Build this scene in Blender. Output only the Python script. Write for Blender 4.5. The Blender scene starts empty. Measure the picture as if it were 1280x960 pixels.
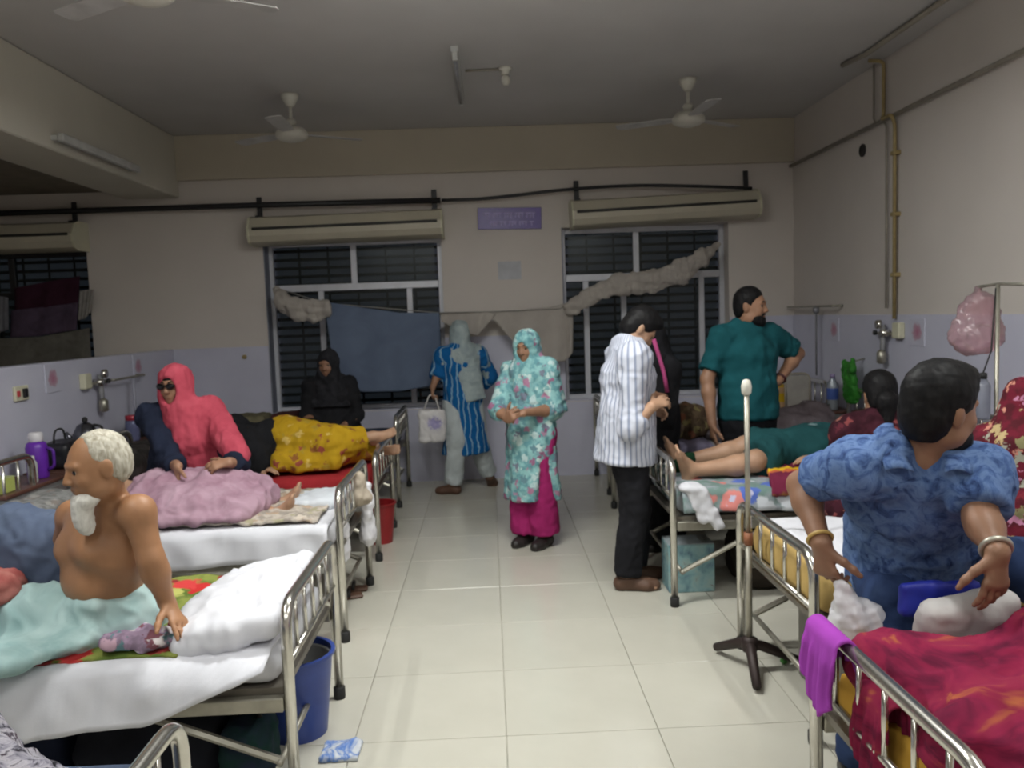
import bpy, math, random
import numpy as np
from mathutils import Vector, Matrix

random.seed(7)
RNG = np.random.RandomState(11)
SC = bpy.context.scene
COL = SC.collection

# ------------------------------------------------------------------ camera, world, exposure
EYE = np.array([0.0, 0.0, 1.65])          # hand-held phone at eye height in the middle of the aisle
FPX = 1030.0                              # focal length in pixels of the 1280 x 960 frame


def _camera_axes():
    yc = np.array([(610 - 640) / FPX, (395 - 480) / FPX, 1.0]); yc /= np.linalg.norm(yc)
    a, b = 1.0, -0.038
    z = -(a * yc[0] + b * yc[1]) / yc[2]
    xc = np.array([a, b, z]); xc /= np.linalg.norm(xc)
    zc = np.cross(xc, yc)
    return xc, yc, zc


XC, YC, ZC = _camera_axes()
cam_data = bpy.data.cameras.new('camera')
cam_data.sensor_fit = 'HORIZONTAL'
cam_data.sensor_width = 36.0
cam_data.lens = FPX / 1280.0 * 36.0
cam_data.clip_start = 0.05
cam_data.dof.use_dof = True                # the photo is soft all over: focused too near
cam_data.dof.focus_distance = 0.9
cam_data.dof.aperture_fstop = 14.0
cam = bpy.data.objects.new('camera', cam_data)
COL.objects.link(cam)
R = Matrix(((XC[0], -XC[1], -XC[2]), (YC[0], -YC[1], -YC[2]), (ZC[0], -ZC[1], -ZC[2]))).to_4x4()
cam.matrix_world = Matrix.Translation(Vector(EYE)) @ R
SC.camera = cam

world = bpy.data.worlds.new('night')
SC.world = world
world.use_nodes = True
world.node_tree.nodes['Background'].inputs[0].default_value = (0.010, 0.011, 0.014, 1)
world.node_tree.nodes['Background'].inputs[1].default_value = 1.0
SC.view_settings.view_transform = 'Standard'
SC.view_settings.look = 'None'
SC.view_settings.gamma = 1.0
SC.view_settings.use_curve_mapping = False
SC.view_settings.exposure = 0.98

TUBE_WATTS = 19.0                         # each lit fluorescent tube
# lit tube fittings (x, y, z, along): all of them above or behind the frame
TUBES = [(-0.10, 3.65, 3.20, 'x', 2.0), (-1.75, 1.9, 3.20, 'y', .80), (1.75, 1.9, 3.20, 'y', .80),
         (-1.2, -0.6, 3.20, 'y', .7), (1.2, -0.6, 3.20, 'y', .7)]      # last: share of TUBE_WATTS


def W(u, v, d):
    """world point seen at photo position (u, v) at distance d down the ward"""
    c = np.array([(u - 640) / FPX, (v - 480) / FPX, 1.0])
    w = np.array([c @ XC, c @ YC, c @ ZC])
    return EYE + w * (d / w[1])


# ------------------------------------------------------------------ object helpers
def tag(o, label=None, cat=None, group=None, kind=None):
    if label: o['label'] = label
    if cat: o['category'] = cat
    if group: o['group'] = group
    if kind: o['kind'] = kind
    return o


def thing(name, label, cat, loc=(0, 0, 0), group=None, rz=0.0):
    o = bpy.data.objects.new(name, None)
    COL.objects.link(o)
    o.empty_display_size = 0.05
    o.location = [float(c) for c in loc]
    o.rotation_euler = (0, 0, rz)
    return tag(o, label, cat, group)


def link(name, me, mat=None, parent=None, loc=None):
    o = bpy.data.objects.new(name, me)
    COL.objects.link(o)
    if mat is not None and len(me.materials) == 0:
        me.materials.append(mat)
    if parent is not None:
        o.parent = parent
    if loc is not None:
        o.location = [float(c) for c in loc]
    return o


def mesh_from(V, F, smooth=False):
    me = bpy.data.meshes.new('m')
    me.from_pydata([tuple(map(float, v)) for v in V], [], [tuple(int(i) for i in f) for f in F])
    me.update()
    if smooth:
        me.polygons.foreach_set('use_smooth', [True] * len(me.polygons))
    return me


def mesh_quads(V, Q, smooth=True):
    me = bpy.data.meshes.new('m')
    n, m = len(V), len(Q)
    me.vertices.add(n)
    me.vertices.foreach_set('co', np.ascontiguousarray(V, dtype=np.float32).ravel())
    me.loops.add(4 * m)
    me.loops.foreach_set('vertex_index', np.ascontiguousarray(Q, dtype=np.int32).ravel())
    me.polygons.add(m)
    me.polygons.foreach_set('loop_start', np.arange(0, 4 * m, 4, dtype=np.int32))
    me.update(calc_edges=True)
    if smooth:
        me.polygons.foreach_set('use_smooth', np.ones(m, dtype=bool))
    return me


class MB:
    """collects simple shapes into one mesh"""
    def __init__(s): s.V = []; s.F = []

    def add(s, V, F):
        o = len(s.V)
        s.V += [tuple(map(float, v)) for v in V]
        s.F += [tuple(i + o for i in f) for f in F]
        return s

    def box(s, lo, hi, bev=0.0, M=None):
        lo = np.array(lo, float); hi = np.array(hi, float)
        b = min(bev, 0.45 * float((hi - lo).min()))
        if b <= 0:
            V = [(x, y, z) for x in (lo[0], hi[0]) for y in (lo[1], hi[1]) for z in (lo[2], hi[2])]
            F = [(0, 1, 3, 2), (4, 6, 7, 5), (0, 4, 5, 1), (2, 3, 7, 6), (0, 2, 6, 4), (1, 5, 7, 3)]
        else:
            V = []; idx = {}
            for sx in (0, 1):
                for sy in (0, 1):
                    for sz in (0, 1):
                        c = np.array([hi[0] if sx else lo[0], hi[1] if sy else lo[1], hi[2] if sz else lo[2]])
                        d = np.array([-b if sx else b, -b if sy else b, -b if sz else b])
                        for a in range(3):
                            p = c + d; p[a] = c[a]
                            idx[(sx, sy, sz, a)] = len(V); V.append(p)
            F = []
            for a in range(3):
                o1, o2 = (a + 1) % 3, (a + 2) % 3
                for sgn in (0, 1):
                    q = []
                    for (i, j) in ((0, 0), (1, 0), (1, 1), (0, 1)):
                        k = [0, 0, 0]; k[a] = sgn; k[o1] = i; k[o2] = j
                        q.append(idx[(k[0], k[1], k[2], a)])
                    F.append(tuple(q if sgn else q[::-1]))
                for i in (0, 1):
                    for j in (0, 1):
                        k0 = [0, 0, 0]; k0[a] = 0; k0[o1] = i; k0[o2] = j
                        k1 = list(k0); k1[a] = 1
                        q = (idx[(*k0, o1)], idx[(*k1, o1)], idx[(*k1, o2)], idx[(*k0, o2)])
                        F.append(q if (i ^ j) else q[::-1])
            for sx in (0, 1):
                for sy in (0, 1):
                    for sz in (0, 1):
                        t = tuple(idx[(sx, sy, sz, a)] for a in range(3))
                        F.append(t if (sx + sy + sz) % 2 else t[::-1])
        if M is not None:
            V = [M @ Vector(v) for v in V]
        return s.add(V, F)

    def tube(s, pts, r, n=10, cap=True, closed=False):
        P = [np.array(p, float) for p in pts]
        m = len(P)
        rr = r if hasattr(r, '__len__') else [r] * m
        T = []
        for i in range(m):
            a = P[i - 1] if (i > 0 or closed) else P[i]
            b = P[(i + 1) % m] if (i < m - 1 or closed) else P[i]
            t = b - a; T.append(t / (np.linalg.norm(t) + 1e-12))
        ref = np.array([0, 0, 1.0]) if abs(T[0][2]) < 0.9 else np.array([1.0, 0, 0])
        u = np.cross(T[0], ref); u /= np.linalg.norm(u)
        V = []
        for i in range(m):
            u = u - T[i] * (u @ T[i]); u /= np.linalg.norm(u)
            v = np.cross(T[i], u)
            for k in range(n):
                a = 2 * math.pi * k / n
                V.append(P[i] + rr[i] * (math.cos(a) * u + math.sin(a) * v))
        F = []
        for i in range(m if closed else m - 1):
            j = (i + 1) % m
            for k in range(n):
                k2 = (k + 1) % n
                F.append((i * n + k, i * n + k2, j * n + k2, j * n + k))
        if cap and not closed:
            F.append(tuple(range(n))[::-1]); F.append(tuple((m - 1) * n + k for k in range(n)))
        return s.add(V, F)

    def lathe(s, prof, n=24, c=(0, 0, 0), M=None, sq=1.0):
        """prof: list of (radius, z)"""
        V = []; F = []
        for (r, z) in prof:
            for k in range(n):
                a = 2 * math.pi * k / n
                V.append(np.array([r * math.cos(a), sq * r * math.sin(a), z]))
        for i in range(len(prof) - 1):
            for k in range(n):
                k2 = (k + 1) % n
                F.append((i * n + k, i * n + k2, (i + 1) * n + k2, (i + 1) * n + k))
        F.append(tuple(range(n))[::-1]); F.append(tuple((len(prof) - 1) * n + k for k in range(n)))
        if M is not None:
            V = [np.array(M @ Vector(v)) for v in V]
        V = [v + np.array(c, float) for v in V]
        return s.add(V, F)

    def mesh(s, smooth=False): return mesh_from(s.V, s.F, smooth)

    def build(s, name, mat, parent=None, smooth=False, loc=None):
        return link(name, s.mesh(smooth), mat, parent, loc)


def auto_smooth(o, ang=40):
    me = o.data
    me.polygons.foreach_set('use_smooth', [True] * len(me.polygons))
    me.set_sharp_from_angle(angle=math.radians(ang))
    return o


def bend(pts, rad, n=6):
    """round the inner corners of a polyline"""
    P = [np.array(p, float) for p in pts]
    out = [P[0]]
    for i in range(1, len(P) - 1):
        a, b, c = P[i - 1], P[i], P[i + 1]
        d1 = (a - b); l1 = np.linalg.norm(d1); d1 /= l1
        d2 = (c - b); l2 = np.linalg.norm(d2); d2 /= l2
        q = min(rad, 0.49 * l1, 0.49 * l2)
        for k in range(n + 1):
            t = k / n
            out.append((1 - t) ** 2 * (b + d1 * q) + 2 * t * (1 - t) * b + t * t * (b + d2 * q))
    out.append(P[-1])
    return out


def noise3(P, freq, seed, octs=3):
    """cheap smooth pseudo-noise from warped sine sums"""
    r = np.random.RandomState(seed)
    out = np.zeros(len(P)); amp = 1.0; f = freq; tot = 0
    for o in range(octs):
        for _ in range(3):
            d = r.normal(size=3); d /= np.linalg.norm(d)
            e = r.normal(size=3); e /= np.linalg.norm(e)
            ph = r.uniform(0, 6.28, 2)
            w = 1.3 * np.sin(P @ e * f * 0.7 + ph[1])
            out += amp * np.sin(P @ d * f + ph[0] + w)
        tot += amp * 1.6; amp *= 0.55; f *= 1.9
    return out / tot


# ------------------------------------------------------------------ materials
def _nt(name):
    m = bpy.data.materials.new(name); m.use_nodes = True
    nt = m.node_tree
    return m, nt, nt.nodes['Principled BSDF'], nt.nodes, nt.links


def _coord(N, L, scale=(1, 1, 1), rot=(0, 0, 0), out='Object'):
    tc = N.new('ShaderNodeTexCoord'); mp = N.new('ShaderNodeMapping')
    mp.inputs['Scale'].default_value = scale; mp.inputs['Rotation'].default_value = rot
    L.new(tc.outputs[out], mp.inputs['Vector'])
    return mp.outputs['Vector']


def _ramp(N, L, fac, stops, const=False):
    r = N.new('ShaderNodeValToRGB')
    e = r.color_ramp.elements
    while len(e) > 1: e.remove(e[-1])
    for i, (p, c) in enumerate(stops):
        el = e[0] if i == 0 else e.new(p)
        el.position = p; el.color = (*c, 1)
    if const: r.color_ramp.interpolation = 'CONSTANT'
    L.new(fac, r.inputs['Fac'])
    return r.outputs['Color']


def _bump(N, L, bs, h, strength, dist=0.01):
    b = N.new('ShaderNodeBump'); b.inputs['Strength'].default_value = strength; b.inputs['Distance'].default_value = dist
    L.new(h, b.inputs['Height']); L.new(b.outputs['Normal'], bs.inputs['Normal'])


def _noise(N, L, vec, scale, detail=3, rough=0.55):
    n = N.new('ShaderNodeTexNoise'); n.inputs['Scale'].default_value = scale
    n.inputs['Detail'].default_value = detail; n.inputs['Roughness'].default_value = rough
    L.new(vec, n.inputs['Vector'])
    return n


def mat_plain(name, col, rough=0.6, metal=0.0, var=0.12, scale=8.0, bump=0.0, bscale=60.0, spec=0.5):
    m, nt, bs, N, L = _nt(name)
    v = _coord(N, L)
    n = _noise(N, L, v, scale)
    c0 = tuple(max(0, c * (1 - var)) for c in col); c1 = tuple(min(1, c * (1 + var)) for c in col)
    L.new(_ramp(N, L, n.outputs['Fac'], [(0.3, c0), (0.7, c1)]), bs.inputs['Base Color'])
    bs.inputs['Roughness'].default_value = rough; bs.inputs['Metallic'].default_value = metal
    bs.inputs['Specular IOR Level'].default_value = spec
    if bump > 0:
        n2 = _noise(N, L, v, bscale, 4)
        _bump(N, L, bs, n2.outputs['Fac'], bump)
    return m


def mat_cloth(name, col, var=0.15, weave=220.0, scale=5.0, rough=0.9):
    m, nt, bs, N, L = _nt(name)
    v = _coord(N, L)
    n = _noise(N, L, v, scale, 4)
    c0 = tuple(max(0, c * (1 - var)) for c in col); c1 = tuple(min(1, c * (1 + var)) for c in col)
    L.new(_ramp(N, L, n.outputs['Fac'], [(0.3, c0), (0.7, c1)]), bs.inputs['Base Color'])
    bs.inputs['Roughness'].default_value = rough
    bs.inputs['Specular IOR Level'].default_value = 0.15
    n2 = _noise(N, L, v, weave, 2)
    _bump(N, L, bs, n2.outputs['Fac'], 0.12, 0.003)
    return m


def mat_mottled(name, stops, scale=10.0, detail=4, rough=0.9, stretch=(1, 1, 1), const=False, dist=0.6):
    m, nt, bs, N, L = _nt(name)
    v = _coord(N, L, stretch)
    n = _noise(N, L, v, scale, detail, 0.6)
    n.inputs['Distortion'].default_value = dist
    L.new(_ramp(N, L, n.outputs['Fac'], stops, const), bs.inputs['Base Color'])
    bs.inputs['Roughness'].default_value = rough; bs.inputs['Specular IOR Level'].default_value = 0.15
    return m


def mat_floral(name, base, cols, scale=9.0, size=0.42, rough=0.9, leaf=None, heart=None, stretch=(1, 1, 1)):
    """flowers: voronoi blossoms with wavy rims in random colours on a two-tone ground"""
    m, nt, bs, N, L = _nt(name)
    v = _coord(N, L, stretch)
    n = _noise(N, L, v, scale * 2.2, 3)
    vm = N.new('ShaderNodeVectorMath'); vm.operation = 'MULTIPLY_ADD'
    vm.inputs[1].default_value = (0.09, 0.09, 0.09) if scale < 20 else (0.03,) * 3
    L.new(n.outputs['Color'], vm.inputs[0]); L.new(v, vm.inputs[2])
    vo = N.new('ShaderNodeTexVoronoi'); vo.inputs['Scale'].default_value = scale
    L.new(vm.outputs['Vector'], vo.inputs['Vector'])
    sep = N.new('ShaderNodeSeparateColor'); L.new(vo.outputs['Color'], sep.inputs['Color'])
    k = len(cols)
    petal = _ramp(N, L, sep.outputs['Red'], [(i / k, c) for i, c in enumerate(cols)], True)
    n2 = _noise(N, L, v, scale * 1.3, 3)
    b2 = leaf if leaf else tuple(c * 0.6 for c in base)
    ground = _ramp(N, L, n2.outputs['Fac'], [(0.42, base), (0.58, b2)])
    mask = _ramp(N, L, vo.outputs['Distance'], [(0.0, (1, 1, 1)), (size - 0.05, (1, 1, 1)), (size + 0.03, (0, 0, 0))])
    mx = N.new('ShaderNodeMix'); mx.data_type = 'RGBA'
    L.new(mask, mx.inputs[0]); L.new(ground, mx.inputs[6]); L.new(petal, mx.inputs[7])
    out = mx.outputs[2]
    if heart:
        hm = _ramp(N, L, vo.outputs['Distance'], [(0.0, (1, 1, 1)), (size * 0.28, (1, 1, 1)), (size * 0.4, (0, 0, 0))])
        m2 = N.new('ShaderNodeMix'); m2.data_type = 'RGBA'
        m2.inputs[7].default_value = (*heart, 1)
        L.new(hm, m2.inputs[0]); L.new(out, m2.inputs[6]); out = m2.outputs[2]
    L.new(out, bs.inputs['Base Color'])
    bs.inputs['Roughness'].default_value = rough; bs.inputs['Specular IOR Level'].default_value = 0.15
    return m


def mat_stripes(name, ca, cb, freq, axis=(1, 0, 0), width=0.5, rough=0.9, warp=0.0, soft=0.06, third=None):
    m, nt, bs, N, L = _nt(name)
    v = _coord(N, L)
    if axis == 'round':                                        # stripes running up the figure, counted round its axis
        g = N.new('ShaderNodeTexGradient'); g.gradient_type = 'RADIAL'
        L.new(v, g.inputs['Vector'])
        d = N.new('ShaderNodeMath'); d.operation = 'MULTIPLY'; d.inputs[1].default_value = freq
        L.new(g.outputs['Fac'], d.inputs[0]); val = d.outputs[0]
    else:
        d = N.new('ShaderNodeVectorMath'); d.operation = 'DOT_PRODUCT'
        d.inputs[1].default_value = tuple(a * freq for a in axis)
        L.new(v, d.inputs[0])
        val = d.outputs['Value']
    if warp:
        n = _noise(N, L, v, 6.0)
        ma = N.new('ShaderNodeMath'); ma.operation = 'MULTIPLY_ADD'; ma.inputs[1].default_value = warp
        L.new(n.outputs['Fac'], ma.inputs[0]); L.new(val, ma.inputs[2]); val = ma.outputs[0]
    fr = N.new('ShaderNodeMath'); fr.operation = 'FRACT'; L.new(val, fr.inputs[0])
    st = [(0.0, ca), (width - soft, ca), (width, cb), (1 - soft, cb), (1.0, ca)]
    if third: st = [(0.0, ca), (width - soft, ca), (width, cb), (0.5 + width / 2, cb), (0.5 + width / 2 + soft, third), (1.0, third)]
    L.new(_ramp(N, L, fr.outputs[0], st), bs.inputs['Base Color'])
    bs.inputs['Roughness'].default_value = rough; bs.inputs['Specular IOR Level'].default_value = 0.15
    return m


def mat_skin(name, col):
    m, nt, bs, N, L = _nt(name)
    v = _coord(N, L)
    n = _noise(N, L, v, 9.0, 4)
    L.new(_ramp(N, L, n.outputs['Fac'], [(0.3, tuple(c * 0.84 for c in col)), (0.7, tuple(min(1, c * 1.1) for c in col))]), bs.inputs['Base Color'])
    bs.inputs['Roughness'].default_value = 0.5
    bs.inputs['Specular IOR Level'].default_value = 0.4
    bs.inputs['Subsurface Weight'].default_value = 0.06
    bs.inputs['Subsurface Radius'].default_value = (0.02, 0.008, 0.004)
    n2 = _noise(N, L, v, 130.0, 3)
    _bump(N, L, bs, n2.outputs['Fac'], 0.08, 0.003)
    return m


def mat_emit(name, col, power):
    m, nt, bs, N, L = _nt(name)
    bs.inputs['Base Color'].default_value = (*col, 1)
    bs.inputs['Emission Color'].default_value = (*col, 1)
    bs.inputs['Emission Strength'].default_value = power
    return m


def mat_glass(name, tint=(0.9, 0.95, 0.95), rough=0.02, alpha=0.12, gloss=0.9):
    """thin pane: mostly see-through with a fresnel reflection"""
    m, nt, bs, N, L = _nt(name)
    N.remove(bs)
    out = N['Material Output']
    tr = N.new('ShaderNodeBsdfTransparent'); tr.inputs[0].default_value = (*tint, 1)
    gl = N.new('ShaderNodeBsdfGlossy'); gl.inputs['Roughness'].default_value = rough
    gl.inputs['Color'].default_value = (gloss, gloss, gloss, 1)
    df = N.new('ShaderNodeBsdfDiffuse'); df.inputs[0].default_value = (*tint, 1)
    fr = N.new('ShaderNodeFresnel'); fr.inputs['IOR'].default_value = 1.45
    m1 = N.new('ShaderNodeMixShader'); m1.inputs[0].default_value = alpha
    L.new(tr.outputs[0], m1.inputs[1]); L.new(df.outputs[0], m1.inputs[2])
    m2 = N.new('ShaderNodeMixShader')
    L.new(fr.outputs[0], m2.inputs[0]); L.new(m1.outputs[0], m2.inputs[1]); L.new(gl.outputs[0], m2.inputs[2])
    L.new(m2.outputs[0], out.inputs['Surface'])
    return m
# ------------------------------------------------------------------ implicit surfaces -> one continuous mesh
def unit(v):
    v = np.array(v, float)
    return v / (np.linalg.norm(v) + 1e-12)


def frame_from(axis, ref):
    """orthonormal (u, v) across axis, u as near as possible to ref"""
    a = unit(axis)
    u = np.array(ref, float); u = u - a * (u @ a)
    if np.linalg.norm(u) < 1e-6:
        u = np.cross(a, [0.3, 0.5, 0.8])
    u = unit(u)
    return u, np.cross(a, u)


class SDF:
    def __init__(s): s.P = []

    def cap(s, a, b, ra, rb=None, k=0.03, fa=False, fb=False, op='u'):
        rb = ra if rb is None else rb
        s.P.append(('cap', np.array(a, float), np.array(b, float), ra, rb, k, fa, fb, op)); return s

    def chain(s, pts, rad, k=0.03):
        for i in range(len(pts) - 1):
            s.cap(pts[i], pts[i + 1], rad[i], rad[i + 1], k)
        return s

    def ecap(s, a, b, u, wa, wb, k=0.04, fa=False, fb=False, op='u'):
        s.P.append(('ecap', np.array(a, float), np.array(b, float), np.array(u, float), wa, wb, k, fa, fb, op)); return s

    def ell(s, c, r, M=None, k=0.02, op='u'):
        M = np.eye(3) if M is None else np.array(M, float)     # rows = axes
        s.P.append(('ell', np.array(c, float), np.array(r, float), M, k, op)); return s

    def box(s, c, half, M=None, rd=0.02, k=0.02, op='u'):
        M = np.eye(3) if M is None else np.array(M, float)
        s.P.append(('box', np.array(c, float), np.array(half, float), M, rd, k, op)); return s

    def plane(s, p, n, k=0.01):
        """keep only the side n points away from"""
        s.P.append(('plane', np.array(p, float), unit(n), k, 'i')); return s

    @staticmethod
    def _bb(p):
        t = p[0]
        if t == 'cap':
            r = max(p[3], p[4]); return np.minimum(p[1], p[2]) - r, np.maximum(p[1], p[2]) + r
        if t == 'ecap':
            r = max(max(p[4]), max(p[5])); return np.minimum(p[1], p[2]) - r, np.maximum(p[1], p[2]) + r
        if t in ('ell', 'box'):
            e = np.abs(p[3].T) @ (p[2] + (p[4] if t == 'box' else 0)); return p[1] - e, p[1] + e
        return None

    @staticmethod
    def _dist(p, X):
        t = p[0]
        if t == 'cap':
            _, a, b, ra, rb, k, fa, fb, op = p
            ab = b - a; L2 = ab @ ab + 1e-12
            q = X - a
            tt = q @ ab / L2
            tc = np.clip(tt, 0, 1)
            d = np.sqrt(((q - tc[..., None] * ab) ** 2).sum(-1)) - (ra + tc * (rb - ra))
            L = math.sqrt(L2)
            if fa or fb:
                lat = np.sqrt(np.maximum((q ** 2).sum(-1) - tt * tt * L2, 0)) - (ra + tc * (rb - ra))
                if fb: d = np.where(tt > 1, np.maximum(lat, (tt - 1) * L), d)
                if fa: d = np.where(tt < 0, np.maximum(lat, -tt * L), d)
                if fb: d = np.maximum(d, (tt - 1) * L)
                if fa: d = np.maximum(d, -tt * L)
            return d
        if t == 'ecap':
            _, a, b, ur, wa, wb, k, fa, fb, op = p
            ab = b - a; L = math.sqrt(ab @ ab) + 1e-9; ax = ab / L
            u, v = frame_from(ax, ur)
            q = X - a
            tt = q @ ax / L; tc = np.clip(tt, 0, 1)
            w = wa[0] + tc * (wb[0] - wa[0]); dd = wa[1] + tc * (wb[1] - wa[1])
            m = np.minimum(w, dd)
            al = (tt - tc) * L
            k0 = np.sqrt((q @ u / w) ** 2 + (q @ v / dd) ** 2 + (al / m) ** 2)
            d = (k0 - 1) * m
            if fb: d = np.maximum(d, (tt - 1) * L)
            if fa: d = np.maximum(d, -tt * L)
            return d
        if t == 'ell':
            _, c, r, M, k, op = p
            q = (X - c) @ M.T
            k0 = np.sqrt(((q / r) ** 2).sum(-1)); k1 = np.sqrt(((q / r ** 2) ** 2).sum(-1)) + 1e-9
            return k0 * (k0 - 1) / k1
        if t == 'box':
            _, c, h, M, rd, k, op = p
            q = np.abs((X - c) @ M.T) - (h - rd)
            return np.sqrt((np.maximum(q, 0) ** 2).sum(-1)) + np.minimum(q.max(-1), 0) - rd
        _, c, n, k, op = p
        return (X - c) @ n

    def mesh(s, h=0.01, fine=(), hf=0.005, wrinkle=None, smooth=1):
        bbs = [s._bb(p) for p in s.P if p[0] != 'plane' and p[-1] == 'u']
        lo = np.min([b[0] for b in bbs], 0) - 3 * h; hi = np.max([b[1] for b in bbs], 0) + 3 * h
        axes = []
        for a in range(3):
            iv = [(c[a] - r, c[a] + r) for (c, r) in fine]
            x = lo[a]; xs = [x]
            while x < hi[a]:
                st = hf if any(i0 - h <= x <= i1 for i0, i1 in iv) else h
                x += st; xs.append(x)
            axes.append(np.array(xs))
        n = [len(a) for a in axes]
        F = np.full(n, 1.0, dtype=np.float32)
        for p in s.P:
            op = p[-1]
            k = p[3] if p[0] == 'plane' else (p[5] if p[0] == 'cap' else p[6] if p[0] == 'ecap' else p[4] if p[0] == 'ell' else p[5])
            if p[0] == 'plane':
                sl = [slice(0, n[a]) for a in range(3)]
            else:
                b0, b1 = s._bb(p)
                pad = k + 2.5 * h
                sl = []
                for a in range(3):
                    i0 = max(0, np.searchsorted(axes[a], b0[a] - pad) - 1); i1 = min(n[a], np.searchsorted(axes[a], b1[a] + pad) + 1)
                    sl.append(slice(i0, max(i0, i1)))
            X = np.stack(np.meshgrid(*[axes[a][sl[a]] for a in range(3)], indexing='ij'), -1)
            if X.size == 0: continue
            d = s._dist(p, X); f = F[sl[0], sl[1], sl[2]]
            if op == 'u':
                hh = np.maximum(k - np.abs(f - d), 0) / k
                g = np.minimum(f, d) - hh * hh * k * 0.25
            else:
                d2 = -d if op == 's' else d
                hh = np.maximum(k - np.abs(f - d2), 0) / k
                g = np.maximum(f, d2) + hh * hh * k * 0.25
            F[sl[0], sl[1], sl[2]] = g
        V, Q = surface_nets(F, axes)
        if smooth: V = relax(V, Q, smooth)
        if wrinkle:
            N = vnormals(V, Q)
            tot = np.zeros(len(V))
            for wk in wrinkle:
                amp, fr, seed = wk[:3]
                if fr > 40: fr, amp = fr * 2.5, amp * .6
                else: fr = fr * 2.3
                if len(wk) > 3:                          # folds: creased ridges, stretched along z by wk[3]
                    tot += amp * (1.1 - 1.5 * np.minimum(1, np.abs(noise3(V * np.array((1, 1, wk[3])), fr, seed, 2))))
                else:
                    tot += amp * noise3(V, fr, seed, 2)
            V = V + N * tot[:, None]
        return V, Q


def surface_nets(F, axes):
    S = F < 0
    nx, ny, nz = S.shape
    cnt = np.zeros((nx - 1, ny - 1, nz - 1), np.uint8)
    for i in (0, 1):
        for j in (0, 1):
            for k in (0, 1):
                cnt += S[i:nx - 1 + i, j:ny - 1 + j, k:nz - 1 + k]
    m = (cnt > 0) & (cnt < 8)
    I, J, K = np.nonzero(m)
    vid = np.full(cnt.shape, -1, np.int32); vid[I, J, K] = np.arange(len(I))
    pos = np.zeros((len(I), 3)); wt = np.zeros(len(I))
    cor = [(i, j, k) for i in (0, 1) for j in (0, 1) for k in (0, 1)]
    ax = axes
    val = {c: F[I + c[0], J + c[1], K + c[2]].astype(np.float64) for c in cor}
    for c in cor:
        for a in range(3):
            if c[a]: continue
            c2 = list(c); c2[a] = 1; c2 = tuple(c2)
            f0, f1 = val[c], val[c2]
            x = (f0 < 0) != (f1 < 0)
            if not x.any(): continue
            t = np.where(x, f0 / np.where(x, f0 - f1, 1), 0)
            p = np.stack([ax[0][I + c[0]], ax[1][J + c[1]], ax[2][K + c[2]]], -1)
            q = np.stack([ax[0][I + c2[0]], ax[1][J + c2[1]], ax[2][K + c2[2]]], -1)
            pos += np.where(x[:, None], p + (q - p) * t[:, None], 0); wt += x
    V = pos / np.maximum(wt, 1)[:, None]
    Q = []
    ch = S[:-1, 1:-1, 1:-1] != S[1:, 1:-1, 1:-1]
    i, j, k = np.nonzero(ch); j += 1; k += 1
    q = np.stack([vid[i, j - 1, k - 1], vid[i, j, k - 1], vid[i, j, k], vid[i, j - 1, k]], -1)
    fl = ~S[i, j, k]; q[fl] = q[fl][:, ::-1]; Q.append(q)
    ch = S[1:-1, :-1, 1:-1] != S[1:-1, 1:, 1:-1]
    i, j, k = np.nonzero(ch); i += 1; k += 1
    q = np.stack([vid[i - 1, j, k - 1], vid[i - 1, j, k], vid[i, j, k], vid[i, j, k - 1]], -1)
    fl = ~S[i, j, k]; q[fl] = q[fl][:, ::-1]; Q.append(q)
    ch = S[1:-1, 1:-1, :-1] != S[1:-1, 1:-1, 1:]
    i, j, k = np.nonzero(ch); i += 1; j += 1
    q = np.stack([vid[i - 1, j - 1, k], vid[i, j - 1, k], vid[i, j, k], vid[i - 1, j, k]], -1)
    fl = ~S[i, j, k]; q[fl] = q[fl][:, ::-1]; Q.append(q)
    Q = np.concatenate(Q)
    Q = Q[(Q >= 0).all(1)]
    return V, Q


def relax(V, Q, it=1):
    for _ in range(it):
        A = np.zeros_like(V); c = np.zeros(len(V))
        for a in range(4):
            b = (a + 1) % 4
            np.add.at(A, Q[:, a], V[Q[:, b]]); np.add.at(c, Q[:, a], 1)
            np.add.at(A, Q[:, b], V[Q[:, a]]); np.add.at(c, Q[:, b], 1)
        V = 0.5 * V + 0.5 * A / np.maximum(c, 1)[:, None]
    return V


def vnormals(V, Q):
    n = np.cross(V[Q[:, 2]] - V[Q[:, 0]], V[Q[:, 3]] - V[Q[:, 1]])
    N = np.zeros_like(V)
    for a in range(4): np.add.at(N, Q[:, a], n)
    return N / (np.linalg.norm(N, axis=1)[:, None] + 1e-12)


def sdf_obj(name, sdf, mat, parent=None, h=0.01, base=None, **kw):
    V, Q = sdf.mesh(h, **kw)
    if base is not None: V = V - np.array(base, float)
    return link(name, mesh_quads(V, Q), mat, parent)


def soft_thing(name, label, cat, sdf, mat, h=0.012, group=None, **kw):
    """a thing that is one soft mesh, its origin at its base"""
    V, Q = sdf.mesh(h, **kw)
    b = np.array([V[:, 0].mean(), V[:, 1].mean(), V[:, 2].min()])
    o = link(name, mesh_quads(V - b, Q), mat, None, b)
    return tag(o, label, cat, group)


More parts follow.
